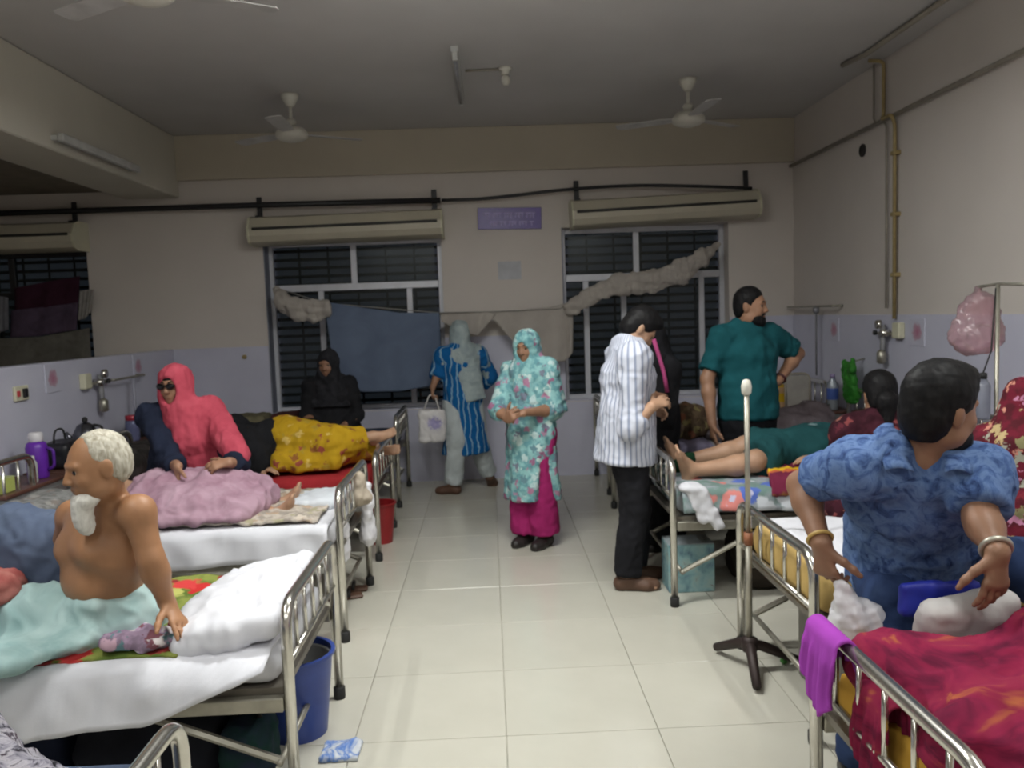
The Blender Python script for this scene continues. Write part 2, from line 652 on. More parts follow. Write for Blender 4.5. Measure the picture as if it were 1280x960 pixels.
def cloth_grid(fn, nu, nv, thick=0.006):
    """closed thin sheet from fn(s, t) -> point, s and t in 0..1"""
    V = np.array([[fn(i / (nu - 1), j / (nv - 1)) for j in range(nv)] for i in range(nu)], float)
    du = np.gradient(V, axis=0); dv = np.gradient(V, axis=1)
    n = np.cross(du, dv); n /= (np.linalg.norm(n, axis=2)[..., None] + 1e-9)
    A = (V + n * thick / 2).reshape(-1, 3); B = (V - n * thick / 2).reshape(-1, 3)
    o = nu * nv
    idx = np.arange(o).reshape(nu, nv)
    q = np.stack([idx[:-1, :-1], idx[1:, :-1], idx[1:, 1:], idx[:-1, 1:]], -1).reshape(-1, 4)
    Q = [q, q[:, ::-1] + o]
    rim = np.concatenate([idx[:, 0], idx[-1, 1:], idx[-2::-1, -1], idx[0, -2:0:-1]])
    r2 = np.roll(rim, -1)
    Q.append(np.stack([rim, rim + o, r2 + o, r2], -1))
    return np.concatenate([A, B]), np.concatenate(Q)


def cloth_thing(name, label, cat, fn, nu, nv, mat, thick=0.006, group=None, parent=None):
    V, Q = cloth_grid(fn, nu, nv, thick)
    if parent is not None:
        return link(name, mesh_quads(V - np.array(parent.location), Q), mat, parent)
    b = np.array([V[:, 0].mean(), V[:, 1].mean(), V[:, 2].min()])
    o = link(name, mesh_quads(V - b, Q), mat, None, b)
    return tag(o, label, cat, group)


# ------------------------------------------------------------------ people
UP = np.array([0, 0, 1.0])


class Body:
    """a posed human figure: joints in world space, radii for a 1.7 m adult times s"""
    def __init__(b, J, s=1.0, girth=1.0, head=1.0, hands=True, female=False):
        b.J = {k: (np.array(v, float) if not isinstance(v, (tuple, list)) or len(v) == 3 and not hasattr(v[0], '__len__') else v) for k, v in J.items()}
        b.s, b.g, b.hs, b.hands, b.female = s, girth, head * s, hands, female
        J = b.J
        b.side = unit(J['shR'] - J['shL'])                       # towards the person's right
        b.hf = unit(J['hf']); hu = J.get('hu', UP); b.hu = unit(hu - b.hf * (hu @ b.hf)); b.hr = np.cross(b.hf, b.hu)
        b.c = J['head']

    def hp(b, r, f, u):
        return b.c + b.hs * (b.hr * r + b.hf * f + b.hu * u)

    @property
    def HM(b): return np.array([b.hr, b.hf, b.hu])

    def torso(b, sd, off=0.0, k=0.05, lower=None):
        J, s, g = b.J, b.s, b.g
        w = lambda x, y: (x * s * g + off, y * s * g + off)
        hip = 0.165 if b.female else 0.155
        sd.ecap(J['pel'], J['wai'], b.side, w(hip, .118), w(.138, .102), k)
        sd.ecap(J['wai'], J['che'], b.side, w(.138, .102), w(.158, .115), k)
        sd.ecap(J['che'], J['nek'], b.side, w(.158, .110), w(.075, .062), k)
        for q in 'LR':
            sd.cap(J['nek'] - UP * .03 * s, J['sh' + q], .05 * s + off, .058 * s + off, k)
        return sd

    def arm(b, sd, q, off=0.0, upto=1.0, flat=False, k=0.03):
        """upto: 0..1 shoulder to elbow, 1..2 elbow to wrist"""
        J, s = b.J, b.s
        S, E, Wr = J['sh' + q], J['el' + q], J['wr' + q]
        if upto <= 1:
            e = S + (E - S) * upto
            sd.cap(S, e, .056 * s + off, (.056 - .014 * upto) * s + off * 1.15, k, False, flat); return sd
        sd.cap(S, E, .056 * s + off, .042 * s + off, k)
        e = E + (Wr - E) * (upto - 1)
        if off == 0.0:
            mid = E + (Wr - E) * .3
            sd.cap(E, mid, .041 * s, .043 * s, k); sd.cap(mid, Wr, .043 * s, .028 * s, k)
        else:
            sd.cap(E, e, .044 * s + off, (.044 - .014 * (upto - 1)) * s + off * 1.1, k, False, flat)
        return sd

    def leg(b, sd, q, off=0.0, upto=2.0, flat=False, k=0.04, flare=0.0):
        J, s, g = b.J, b.s, b.g
        H, K, A = J['hip' + q], J['kn' + q], J['an' + q]
        if upto <= 1:
            e = H + (K - H) * upto
            sd.cap(H, e, .088 * s * g + off, (.088 - .028 * upto) * s * g + off + flare, k, False, flat); return sd
        sd.cap(H, K, .088 * s * g + off, .060 * s + off, k)
        if off == 0.0:
            back = unit(K - A); ft = unit(J['to' + q]); mid = K + (A - K) * .3 - ft * .012 * s
            sd.cap(K, mid, .055 * s, .057 * s, k); sd.cap(mid, A, .057 * s, .037 * s, k)
        else:
            e = K + (A - K) * (upto - 1)
            sd.cap(K, e, .060 * s + off, (.060 - .012 * (upto - 1)) * s + off + flare, k, False, flat)
        return sd

    def foot(b, sd, q, off=0.0, k=0.02):
        J, s = b.J, b.s
        A, t = J['an' + q], unit(J['to' + q]); dn = J.get('sole' + q, -UP)
        dn = unit(dn - t * (dn @ t)); w = np.cross(t, dn)
        h = A - t * .035 * s + dn * .045 * s; f = A + t * .12 * s + dn * .058 * s
        sd.cap(A, h, .034 * s + off, .03 * s + off, k)
        sd.ecap(h, f, w, (.032 * s + off, .03 * s + off), (.046 * s + off, .022 * s + off), k)
        sd.cap(A + t * .01, f, .034 * s + off, .02 * s + off, k)
        if off == 0.0:
            for i in range(5):
                o = (i - 2) * .017 * s
                a = f + w * o
                sd.cap(a, a + t * (.055 - abs(i - 1) * .006) * s + dn * .004, .0115 * s, .010 * s, .008)
        else:
            sd.cap(f, f + t * .04 * s, .04 * s + off * .5, .034 * s + off * .5, k)
        return sd

    def hand(b, sd, q):
        J, s = b.J, b.s
        w = J['wr' + q]; d, n, curl = J['ha' + q]
        d = unit(d); n = unit(np.array(n, float) - d * (np.array(n, float) @ d)); t = np.cross(d, n) * (1 if q == 'R' else -1)
        t = t * J.get('thumb' + q, 1)
        S = lambda x: x * s
        sd.ecap(w, w + d * S(.085), t, (S(.027), S(.021)), (S(.040), S(.0145)), .02)
        lens = (.072, .08, .074, .058); offs = (.032, .011, -.011, -.031)
        rot = lambda v, a: v * math.cos(a) + n * math.sin(a)
        for i in range(4):
            p = w + d * S(.088 - .006 * abs(i - 1)) + t * S(offs[i])
            dd = unit(d + t * (0.10, .03, -.04, -.12)[i])
            a = curl * (.55 + .1 * i); L = S(lens[i])
            ang = 0
            for j, (fr, r0, r1) in enumerate(((.45, .0098, .0088), (.30, .0088, .0082), (.25, .0082, .0070))):
                ang += a if j == 0 else a * 1.15
                v = dd * math.cos(ang) + n * math.sin(ang)
                e = p + v * L * fr
                sd.cap(p, e, S(r0), S(r1), .006); p = e
        p = w + d * S(.022) + t * S(.022)
        v = unit(d * .62 + t * .72 + n * .25)
        for (L, r0, r1) in ((.048, .015, .0115), (.034, .0115, .0105), (.028, .0105, .008)):
            e = p + v * S(L); sd.cap(p, e, S(r0), S(r1), .010); p = e
            v = unit(v + d * .28 + n * .22 * curl)
        return sd

    def neck(b, sd, off=0.0):
        s = b.s
        sd.cap(b.J['nek'] - UP * .02 * s, b.hp(0, -.018, -.05), .056 * s + off, .052 * b.hs + off, .03); return sd

    def headsdf(b, sd):
        s = b.hs; M = b.HM
        e = lambda r, f, u, R, k=.02, op='u': sd.ell(b.hp(r, f, u), np.array(R) * s, M, k * s, op)
        e(0, -.012, .03, (.073, .094, .088), .03)
        e(0, .026, -.03, (.060, .066, .085), .04)
        e(0, .060, -.092, (.024, .022, .020), .03)
        for q in (-1, 1):
            e(q * .036, .060, -.030, (.022, .022, .024), .02)
            e(q * .048, .012, -.072, (.018, .036, .022), .03)
            e(q * .074, -.008, -.006, (.010, .020, .032), .008)
            e(q * .079, -.014, .008, (.007, .014, .020), .008)
            sd.cap(b.hp(q * .010, .086, .028), b.hp(q * .044, .074, .026), .009 * s, .008 * s, .012 * s)
            e(q * .031, .096, .006, (.016, .014, .010), .010, 's')
        sd.cap(b.hp(0, .086, .012), b.hp(0, .104, -.024), .008 * s, .0125 * s, .012 * s)
        for q in (-1, 1):
            e(q * .013, .097, -.028, (.009, .010, .008), .006)
        sd.cap(b.hp(-.019, .084, -.054), b.hp(.019, .084, -.054), .007 * s, .007 * s, .008 * s)
        sd.cap(b.hp(0, .090, -.053), b.hp(0, .090, -.053), .0075 * s, .0075 * s, .008 * s)
        sd.cap(b.hp(-.015, .083, -.066), b.hp(.015, .083, -.066), .008 * s, .008 * s, .006 * s)
        return sd

    def build(b, root, skin, h=0.01, hf=0.006, feet=(1, 1), fine_head=True, fine_hands=True, legs=True):
        base = np.array(root.location)
        sd = SDF()
        b.torso(sd); b.neck(sd)
        for q in 'LR':
            b.arm(sd, q, upto=2)
            if legs:
                b.leg(sd, q)
                b.foot(sd, q)
        b.headsdf(sd)
        fine = []
        if fine_head: fine.append((b.c, .135 * b.hs))
        for q in 'LR':
            b.hand(sd, q)
            if fine_hands: fine.append((b.J['wr' + q] + unit(b.J['ha' + q][0]) * .08 * b.s, .11 * b.s))
        V, Q = sd.mesh(h, fine, hf, smooth=0)
        o = link('body', mesh_quads(V - base, Q), skin, root)
        return o

    def eyes(b, root, white, iris, brow=None):
        base = np.array(root.location)
        for q in (-1, 1):
            c = b.hp(q * .031, .0745, .005); r = .0115 * b.hs
            V = []; F = []; n, mm = 14, 9
            for i in range(mm):
                a = math.pi * i / (mm - 1)
                for k in range(n):
                    t = 2 * math.pi * k / n
                    V.append(c + r * (b.hf * math.cos(a) + math.sin(a) * (b.hr * math.cos(t) + b.hu * math.sin(t))) - base)
            for i in range(mm - 1):
                for k in range(n):
                    F.append((i * n + k, (i + 1) * n + k, (i + 1) * n + (k + 1) % n, i * n + (k + 1) % n))
            me = mesh_from(V, F, True)
            me.materials.append(white); me.materials.append(iris)
            for p in me.polygons:
                if p.index < n * 3: p.material_index = 1
            link('eye', me, None, root)
            if brow is not None:
                MB().tube([b.hp(q * x, f, u) - base for x, f, u in ((.012, .0915, .029), (.028, .0875, .034), (.046, .075, .029))],
                          [.004 * b.hs, .005 * b.hs, .003 * b.hs], 6).build('eyebrow', brow, root, True)

    def hair(b, root, mat, style='short', h=0.007, name='hair'):
        s = b.hs; M = b.HM; base = np.array(root.location)
        sd = SDF()
        e = lambda r, f, u, R, k=.02, op='u': sd.ell(b.hp(r, f, u), np.array(R) * s, M, k * s, op)
        if style == 'short':
            e(0, -.016, .040, (.083, .098, .094), .02)
            e(0, -.045, -.02, (.074, .062, .075), .03)
            e(0, .085, .0, (.095, .062, .068), .02, 's')
            e(0, .03, -.09, (.12, .078, .085), .02, 's')
            e(0, -.03, -.135, (.12, .11, .065), .01, 's')
        elif style == 'thick':
            e(0, -.012, .048, (.088, .106, .098), .02)
            e(0, -.05, -.02, (.078, .066, .08), .03)
            e(0, .05, .100, (.05, .05, .030), .03)
            e(0, .096, -.004, (.10, .056, .070), .02, 's')
            e(0, .040, -.085, (.12, .068, .075), .02, 's')
            e(0, -.03, -.15, (.12, .11, .065), .01, 's')
        elif style == 'receding':         # short, drawn back from a high forehead
            e(0, -.018, .033, (.077, .094, .090), .02)
            e(0, -.048, -.01, (.076, .060, .07), .03)
            e(0, .088, .035, (.10, .066, .10), .02, 's')
            e(0, .03, -.09, (.12, .078, .085), .02, 's')
            e(0, -.03, -.13, (.12, .11, .062), .01, 's')
        elif style == 'fringe':           # bald crown, hair round the back and sides
            e(0, -.022, .008, (.080, .092, .078), .02)
            e(0, .08, .01, (.10, .085, .12), .02, 's')
            e(0, .02, .125, (.085, .105, .062), .015, 's')
            e(0, -.03, -.115, (.12, .11, .06), .01, 's')
            e(0, .028, -.085, (.12, .07, .07), .015, 's')
        o = sdf_obj(name, sd, mat, root, h * s, base, wrinkle=[(.0025 * s, 90 / s, 3)])
        return o

    def beard(b, root, mat, kind='full', h=0.006):
        s = b.hs; M = b.HM; base = np.array(root.location)
        sd = SDF()
        e = lambda r, f, u, R, k=.02, op='u': sd.ell(b.hp(r, f, u), np.array(R) * s, M, k * s, op)
        if kind == 'full':
            e(0, .034, -.075, (.066, .062, .055), .02)
            e(0, .062, -.105, (.036, .034, .034), .03)
            e(0, .02, -.02, (.12, .13, .036), .012, 's')
            e(0, .108, -.058, (.022, .026, .010), .006, 's')
            sd.cap(b.hp(-.024, .088, -.046), b.hp(.024, .088, -.046), .008 * s, .008 * s, .006 * s)
        else:                              # long chin beard
            e(0, .074, -.102, (.036, .032, .036), .02)
            e(0, .084, -.150, (.034, .032, .045), .03)
            e(0, .080, -.185, (.022, .022, .035), .03)
            for q in (-1, 1):
                e(q * .032, .050, -.092, (.022, .030, .020), .04)
        o = sdf_obj('beard', sd, mat, root, h * s, base, wrinkle=[(.0025 * s, 110 / s, 5)])
        return o

    def hijab(b, sd, off=0.018, cape=0.0, open_=True, drop=0.26):
        """headscarf round the head with a fall over shoulders and chest"""
        s = b.hs; M = b.HM
        e = lambda r, f, u, R, k=.02, op='u': sd.ell(b.hp(r, f, u), np.array(R) * s, M, k * s, op)
        e(0, -.012, .026, (.080 + off, .100 + off, .094 + off), .03)
        e(0, .010, -.06, (.072 + off, .082 + off, .085 + off), .05)
        J = b.J
        sd.ecap(b.hp(0, -.01, -.09), J['che'] + UP * .10 * b.s, b.side, (.070 * s + off, .075 * s + off), (.145 * b.s + off, .112 * b.s + off), .05)
        if cape:
            sd.ecap(J['che'] + UP * .10 * b.s, J['che'] - UP * (cape - .1), b.side, (.158 * b.s + off, .118 * b.s + off), (.185 * b.s + off, .135 * b.s + off), .05, False, True)
        return sd

    def face_open(b, sd, w=.058, hgt=.080):
        s = b.hs; M = b.HM
        sd.ell(b.hp(0, .130, -.024), np.array((w, .105, hgt)) * s, M, .012 * s, 's'); return sd


def standing(x, y, H, face, lean=0.0, head_dir=None, head_down=0.0, feet=None):
    """default joints for someone standing at (x, y) facing the direction face (radians, 0 = +x)"""
    F = np.array([math.cos(face), math.sin(face), 0]); Rt = np.array([math.sin(face), -math.cos(face), 0])
    B = np.array([x, y, 0.0]); s = H / 1.7
    P = lambda r, f, u: B + Rt * r * s + F * f * s + UP * u * s
    J = {}
    J['pel'] = P(0, 0, .93); J['wai'] = P(0, .005 + lean * .2, 1.07); J['che'] = P(0, .0 + lean * .6, 1.27); J['nek'] = P(0, -.01 + lean, 1.44)
    hd = F if head_dir is None else unit(head_dir)
    J['hf'] = unit(hd * math.cos(head_down) - UP * math.sin(head_down))
    J['hu'] = UP
    J['head'] = J['nek'] + UP * .145 * s + hd * (.03 + .05 * math.sin(head_down)) * s
    for q, sg in (('L', -1), ('R', 1)):
        J['sh' + q] = P(sg * .175, lean * .9 - .01, 1.385)
        J['el' + q] = P(sg * .225, -.02 + lean * .4, 1.11)
        J['wr' + q] = P(sg * .235, .06, .87)
        J['ha' + q] = ((0, 0, -1), -Rt * sg, .35)
        J['hip' + q] = P(sg * .085, 0, .90)
        J['kn' + q] = P(sg * .09, .02, .49)
        J['an' + q] = P(sg * .09, -.02, .085)
        J['to' + q] = F
    return J, F, Rt, P, s
# ================================================================== THE SETTING
XR, XL, YB, ZC_, YF = 3.10, -3.14, 8.30, 3.50, -3.0
XFAR = -6.2                                   # outer wall of the neighbouring bay
BEAM_Z = 2.91

M_ceil = mat_plain('ceiling_paint', (0.54, 0.525, 0.515), 0.9, var=0.05, scale=1.2, bump=0.05)
M_wall = mat_plain('wall_paint', (0.62, 0.57, 0.525), 0.75, var=0.04, scale=1.1, bump=0.04, bscale=40)
M_ochre = mat_plain('lintel_paint', (0.50, 0.45, 0.36), 0.75, var=0.05, scale=1.5)
M_floor = mat_plain('grout', (0.46, 0.44, 0.37), 0.7)
M_black = mat_plain('black_paint', (0.012, 0.012, 0.014), 0.45)
M_alu = mat_plain('white_aluminium', (0.62, 0.63, 0.68), 0.4, 0.2, var=0.06)
M_bar = mat_plain('dark_grille_iron', (0.016, 0.016, 0.015), 0.6, 0.3)
M_pelmet = mat_plain('beige_enamel', (0.50, 0.46, 0.36), 0.45, var=0.06, scale=3)
M_white = mat_plain('white_enamel', (0.62, 0.60, 0.53), 0.4, var=0.05)
M_cream = mat_plain('cream_plastic', (0.62, 0.60, 0.45), 0.45, var=0.05)
M_tan = mat_plain('ochre_conduit', (0.33, 0.25, 0.11), 0.55, var=0.2, scale=12)
M_greypipe = mat_plain('grey_conduit', (0.30, 0.27, 0.22), 0.55, var=0.15, scale=10)
M_steel = mat_plain('chrome', (0.62, 0.60, 0.55), 0.22, 0.95, var=0.08, scale=14)
M_steel_dull = mat_plain('worn_steel', (0.40, 0.38, 0.32), 0.42, 0.75, var=0.2, scale=10)
M_rubber = mat_plain('black_rubber', (0.015, 0.015, 0.015), 0.7)


def tile_mat(name, c0, c1, rough, grout=None, tw=0.3, th=0.3):
    m, nt, bs, N, L = _nt(name)
    v = _coord(N, L)
    n = _noise(N, L, v, 1.7, 4)
    L.new(_ramp(N, L, n.outputs['Fac'], [(0.3, c0), (0.7, c1)]), bs.inputs['Base Color'])
    bs.inputs['Roughness'].default_value = rough
    return m


M_tile = tile_mat('cream_floor_tile', (0.51, 0.49, 0.42), (0.57, 0.55, 0.475), 0.20)
M_dado = tile_mat('lilac_white_tile', (0.53, 0.53, 0.64), (0.60, 0.60, 0.71), 0.30)


def struct(o):
    o['kind'] = 'structure'; return o


# floor slab with separate 60 cm tiles laid on it
fl = struct(MB().box((XFAR, YF, -0.10), (XR + 0.2, YB + 0.3, -0.008)).build('floor', M_floor))
T = 0.6
tile_me = MB().box((0.0018, 0.0018, -0.008), (T - 0.0018, T - 0.0018, 0.0), 0.0012).mesh()
tile_me.materials.append(M_tile)
x0 = -0.59 - 4 * T
for iy in range(16):
    for ix in range(11):
        y = 1.92 - 3 * T + iy * T; x = x0 + ix * T
        if y > YB - 0.05 or x > XR - 0.02: continue
        wx, wy = min(T, XR - x), min(T, YB - y)
        if wx < T - 1e-3 or wy < T - 1e-3:
            MB().box((0.0018, 0.0018, -0.008), (wx - 0.0018, wy - 0.0018, 0.0), 0.0012).build('tile', M_tile, fl, False, (x, y, 0))
        else:
            link('tile', tile_me, None, fl, (x, y, 0))
struct(MB().box((XFAR, YF, -0.008), (x0 - 0.0, YB, 0.0)).build('trim_6', M_tile))
struct(MB().box((x0, YF, -0.008), (XR, 1.92 - 3 * T - 0.004, 0.0)).build('trim_7', M_tile))

struct(MB().box((XL - 0.3, YF, ZC_), (XR + 0.2, YB + 0.3, ZC_ + 0.12)).build('ceiling', M_ceil))
# heavy beam down the left side and the lower soffit of the bay behind it
struct(MB().box((-3.50, YF, BEAM_Z), (-2.98, YB - 0.001, ZC_ - 0.002), 0.01).build('trim_1', mat_plain('beam_paint', (0.58, 0.55, 0.47), 0.8, var=0.04, scale=1.3)))
struct(MB().box((XFAR, YF, 2.99), (-3.505, YB, 3.10)).build('trim_2', mat_plain('shaded_soffit', (0.20, 0.17, 0.13), 0.9)))  # dark colour stands for the shade in the unlit bay
struct(MB().box((XR, YF, -0.1), (XR + 0.2, YB + 0.3, ZC_)).build('wall_right', M_wall))
struct(MB().box((XFAR - 0.2, YF, -0.1), (XFAR, YB + 0.3, 3.1)).build('wall_left_far', M_wall))
struct(MB().box((XFAR, YF - 0.2, -0.1), (XR + 0.2, YF, ZC_)).build('wall_rear', M_wall))
# half-height partition on the left, tiled on the ward side
struct(MB().box((XL - 0.12, 0.2, 0.0), (XL, YB - 0.001, 1.43), 0.006).build('wall_left', M_dado))

# back wall built round its three windows
WIN = {1: (-2.20, -0.44, 0.74, 2.46), 2: (0.76, 2.44, 0.76, 2.50), 3: (-5.45, -3.92, 0.75, 2.44)}
mb = MB()
xs = [XFAR, -5.45, -3.92, -2.20, -0.44, 0.76, 2.44, XR + 0.0]
for a, b_ in zip(xs[0::2], xs[1::2]):
    mb.box((a, YB, -0.1), (b_, YB + 0.28, ZC_))
for i, (a, b_, z0, z1) in WIN.items():
    mb.box((a, YB, -0.1), (b_, YB + 0.28, z0)); mb.box((a, YB, z1), (b_, YB + 0.28, ZC_))
struct(mb.build('wall_back', M_wall))
struct(MB().box((-2.98, YB - 0.05, 3.07), (XR, YB - 0.001, ZC_ - 0.001), 0.004).build('trim_3', M_ochre))
# tiled dado on the back and right walls
mb = MB()
for a, b_, z1 in ((XL + .002, -2.20, 1.43), (-2.20, -0.44, 0.735), (-0.44, 0.76, 1.45), (0.76, 2.44, 0.755), (2.44, XR - .013, 1.55)):
    mb.box((a, YB - 0.012, 0.0), (b_, YB - 0.0005, z1))
struct(mb.build('trim_4', M_dado))
struct(MB().box((XR - 0.012, 0.5, 0.0), (XR - 0.0005, YB - 0.0125, 1.55)).build('trim_5', M_dado))

# flowered tiles set here and there in the dados
M_flowertile = None
def flower_tile_mat():
    m, nt, bs, N, L = _nt('flower_print_tile')
    v = _coord(N, L)
    g = N.new('ShaderNodeTexGradient'); g.gradient_type = 'SPHERICAL'
    n = _noise(N, L, v, 30, 2)
    vm = N.new('ShaderNodeVectorMath'); vm.operation = 'MULTIPLY_ADD'; vm.inputs[1].default_value = (0.06, 0.06, 0.06)
    L.new(n.outputs['Color'], vm.inputs[0]); L.new(v, vm.inputs[2])
    mp = N.new('ShaderNodeVectorMath'); mp.operation = 'MULTIPLY'; mp.inputs[1].default_value = (11, 11, 11)
    sb = N.new('ShaderNodeVectorMath'); sb.operation = 'SUBTRACT'; sb.inputs[1].default_value = (0.03, 0.03, 0.03)
    L.new(vm.outputs[0], sb.inputs[0]); L.new(sb.outputs[0], mp.inputs[0]); L.new(mp.outputs[0], g.inputs['Vector'])
    L.new(_ramp(N, L, g.outputs['Fac'], [(0.0, (0.565, 0.565, 0.67)), (0.22, (0.565, 0.565, 0.67)), (0.40, (0.50, 0.34, 0.43)), (0.9, (0.44, 0.17, 0.26))]), bs.inputs['Base Color'])
    bs.inputs['Roughness'].default_value = 0.3
    return m


M_ft = flower_tile_mat()
ftm = MB().box((-0.004, -0.10, -0.10), (0.004, 0.10, 0.10), 0.002).mesh(); ftm.materials.append(M_ft)
wl = bpy.data.objects['wall_left']; wr = bpy.data.objects['trim_5']
for (u, v) in ((65, 473), (172, 458)):
    d = XL / W(u, v, 1.0)[0]; p = W(u, v, d)
    link('flower_tile', ftm, None, wl, (XL + 0.003, p[1], p[2]))
for (u, v) in ((1043, 412), (1147, 415)):
    d = (XR - .013) / W(u, v, 1.0)[0]; p = W(u, v, d)
    link('flower_tile', ftm, None, wr, (XR - 0.014, p[1], p[2]))

# ------------------------------------------------------------------ windows
M_pane = mat_glass('dark_window_glass', (0.6, 0.65, 0.65), 0.22, 0.012, 0.5)


def window(n, sash, transom_z, top_mull, low_mull, clear=()):
    a, b_, z0, z1 = WIN[n]
    yf = YB + 0.16
    root = struct(thing('window_%d' % n, None, None, ((a + b_) / 2, yf, z0)))
    rel = np.array(root.location)
    bx = lambda nm, lo, hi, m=M_alu, bev=0.004: MB().box(np.array(lo) - rel, np.array(hi) - rel, bev).build(nm, m, root)
    fm = M_alu if sash else M_black
    w = 0.05
    bx('frame_side', (a, yf, z0), (a + w, yf + .06, z1), fm); bx('frame_side', (b_ - w, yf, z0), (b_, yf + .06, z1), fm)
    bx('frame_head', (a + w, yf, z1 - w), (b_ - w, yf + .06, z1), fm); bx('frame_sill', (a + w, yf, z0), (b_ - w, yf + .06, z0 + w), fm)
    bx('transom', (a + w, yf - .005, transom_z - .035), (b_ - w, yf + .06, transom_z + .035), fm)
    for x in top_mull: bx('mullion', (x - .03, yf, transom_z + .035), (x + .03, yf + .055, z1 - w), fm)
    for x in low_mull: bx('sash_stile', (x - .028, yf - .004, z0 + w), (x + .028, yf + .05, transom_z - .035), fm)
    xs_ = [a + w] + list(top_mull) + [b_ - w]
    for i in range(len(xs_) - 1): bx('pane', (xs_[i] + .03, yf + .025, transom_z + .036), (xs_[i + 1] - .03, yf + .03, z1 - w - .002), M_pane, 0)
    xs_ = [a + w] + list(low_mull) + [b_ - w]
    for i in range(len(xs_) - 1): bx('pane', (xs_[i] + .028, yf + .02, z0 + w + .002), (xs_[i + 1] - .028, yf + .025, transom_z - .036), M_pane, 0)
    # iron security grille outside the glass
    yb = yf + 0.085
    hb = MB().box((0, -.008, -.016), (b_ - a, .008, .016), .003).mesh(); hb.materials.append(M_bar)
    k = int((z1 - z0) / 0.085)
    for i in range(1, k):
        link('grille_bar', hb, None, root, np.array((a, yb, z0 + i * (z1 - z0) / k)) - rel)
    vb = MB().box((-.012, -.006, 0), (.012, .006, z1 - z0), .003).mesh(); vb.materials.append(M_bar)
    for i in range(1, 6):
        link('grille_upright', vb, None, root, np.array((a + i * (b_ - a) / 6, yb + .015, z0)) - rel)
    return root


def XB(u): return (u - 610) * (YB + .16) / FPX
window(1, True, W(450, 358, YB + .16)[2], [XB(447)], [XB(405), XB(514)])
window(2, True, W(800, 345, YB + .16)[2], [XB(797)], [XB(733), XB(780), XB(878)])
window(3, False, 2.02, [-4.75], [-4.3, -4.95])
# thin strips in the reveals: the left jamb's shade painted blue-grey, plus sills
M_jamb_shade = mat_plain('shaded_reveal', (0.20, 0.21, 0.26), 0.7)
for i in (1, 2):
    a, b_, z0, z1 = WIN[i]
    struct(MB().box((a + .0005, YB + .003, z0 + .0005), (a + .012, YB + .159, z1 - .001)).build('trim_%d' % (7 + i), M_jamb_shade))
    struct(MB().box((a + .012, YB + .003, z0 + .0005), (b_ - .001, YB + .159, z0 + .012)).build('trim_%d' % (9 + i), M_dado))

# ------------------------------------------------------------------ long boxes over the windows, their brackets and the black pipe
M_slot = mat_plain('dark_slot', (0.02, 0.019, 0.016), 0.6)


def wall_box(name, x0_, x1_, zc, tilt, label, dep=0.32, H=0.27):
    c = np.array(((x0_ + x1_) / 2, YB - 0.002, zc))
    root = thing(name, label, 'pelmet box', c, 'long boxes over the windows')
    root.rotation_euler = (0, -tilt, 0)
    w = (x1_ - x0_) / 2
    prof = [(0, H / 2), (-dep * .55, H / 2), (-dep * .8, H * .42), (-dep, H * .05), (-dep, -H * .22), (-dep * .9, -H * .42), (-dep * .7, -H / 2), (0, -H / 2)]
    n = len(prof)
    V = [(-w, y, z) for y, z in prof] + [(w, y, z) for y, z in prof]
    F = [(i, (i + 1) % n, n + (i + 1) % n, n + i) for i in range(n)] + [tuple(range(n))[::-1], tuple(range(n, 2 * n))]
    auto_smooth(link('casing', mesh_from(V, F), M_pelmet, root), 30)
    for sg in (-1, 1):
        V = [(sg * w, y * 1.03, z * 1.04) for y, z in prof] + [(sg * (w + .018), y * 1.03, z * 1.04) for y, z in prof]
        F = [(i, (i + 1) % n, n + (i + 1) % n, n + i) for i in range(n)] + [tuple(range(n))[::-1], tuple(range(n, 2 * n))]
        if sg < 0: F = [f[::-1] for f in F]
        link('end_cap', mesh_from(V, F), M_cream, root)
    MB().box((-w + .03, -dep - .006, -H * .02), (w - .03, -dep + .02, H * .08), .002).build('slot', M_slot, root)
    for sg in (-1, 1):
        xx = sg * (w - 0.06)
        MB().box((xx - .025, -.10, H / 2), (xx + .025, -.085, H / 2 + .20), .003).box((xx - .025, -.18, H / 2), (xx + .025, -.085, H / 2 + .015)).build('bracket', M_black, root)
    return root


wall_box('window_box', -2.24, -0.42, 2.555, .012, 'long beige box with dark slot over the window behind the hung blue sheet')
wall_box('window_box', 0.86, 2.66, 2.63, .028, 'long beige box with dark slot over the window at right end of back wall')
wall_box('window_box', -5.55, -3.90, 2.555, .0, 'long beige box over the cloth-filled window left of the big beam')

pts = [(-6.1, YB - .13, 2.80), (-3.9, YB - .13, 2.80), (-2.2, YB - .13, 2.80), (-.42, YB - .13, 2.79)]
tag(MB().tube(pts, .028, 10).build('pipe', M_black, None, True), 'thick black pipe running along the back wall above the windows', 'pipe')
pts = [(-.41, YB - .13, 2.79), (-.05, YB - .11, 2.79), (.35, YB - .11, 2.82), (.85, YB - .13, 2.86), (1.5, YB - .15, 2.875), (2.2, YB - .2, 2.83), (2.62, YB - .2, 2.80)]
tag(MB().tube(bend(pts, .3), .016, 8).build('cable', M_black, None, True), 'thin sagging black cable continuing from the pipe above the right window', 'cable')

# purple sign and pale paper on the back wall
def sign_mat():
    m, nt, bs, N, L = _nt('purple_sign_board')
    bs.inputs['Base Color'].default_value = (0.10, 0.055, 0.30, 1); bs.inputs['Roughness'].default_value = 0.3
    return m


sg_ = thing('sign_board', 'small purple sign board with pale lettering on the back wall', 'sign', W(637, 273, YB - .012))
MB().box((-.315, -.008, -.105), (.315, .011, .105), .003).build('board', sign_mat(), sg_).rotation_euler = (0, .02, 0)
M_letter = mat_plain('lilac_lettering', (0.50, 0.42, 0.74), 0.5)
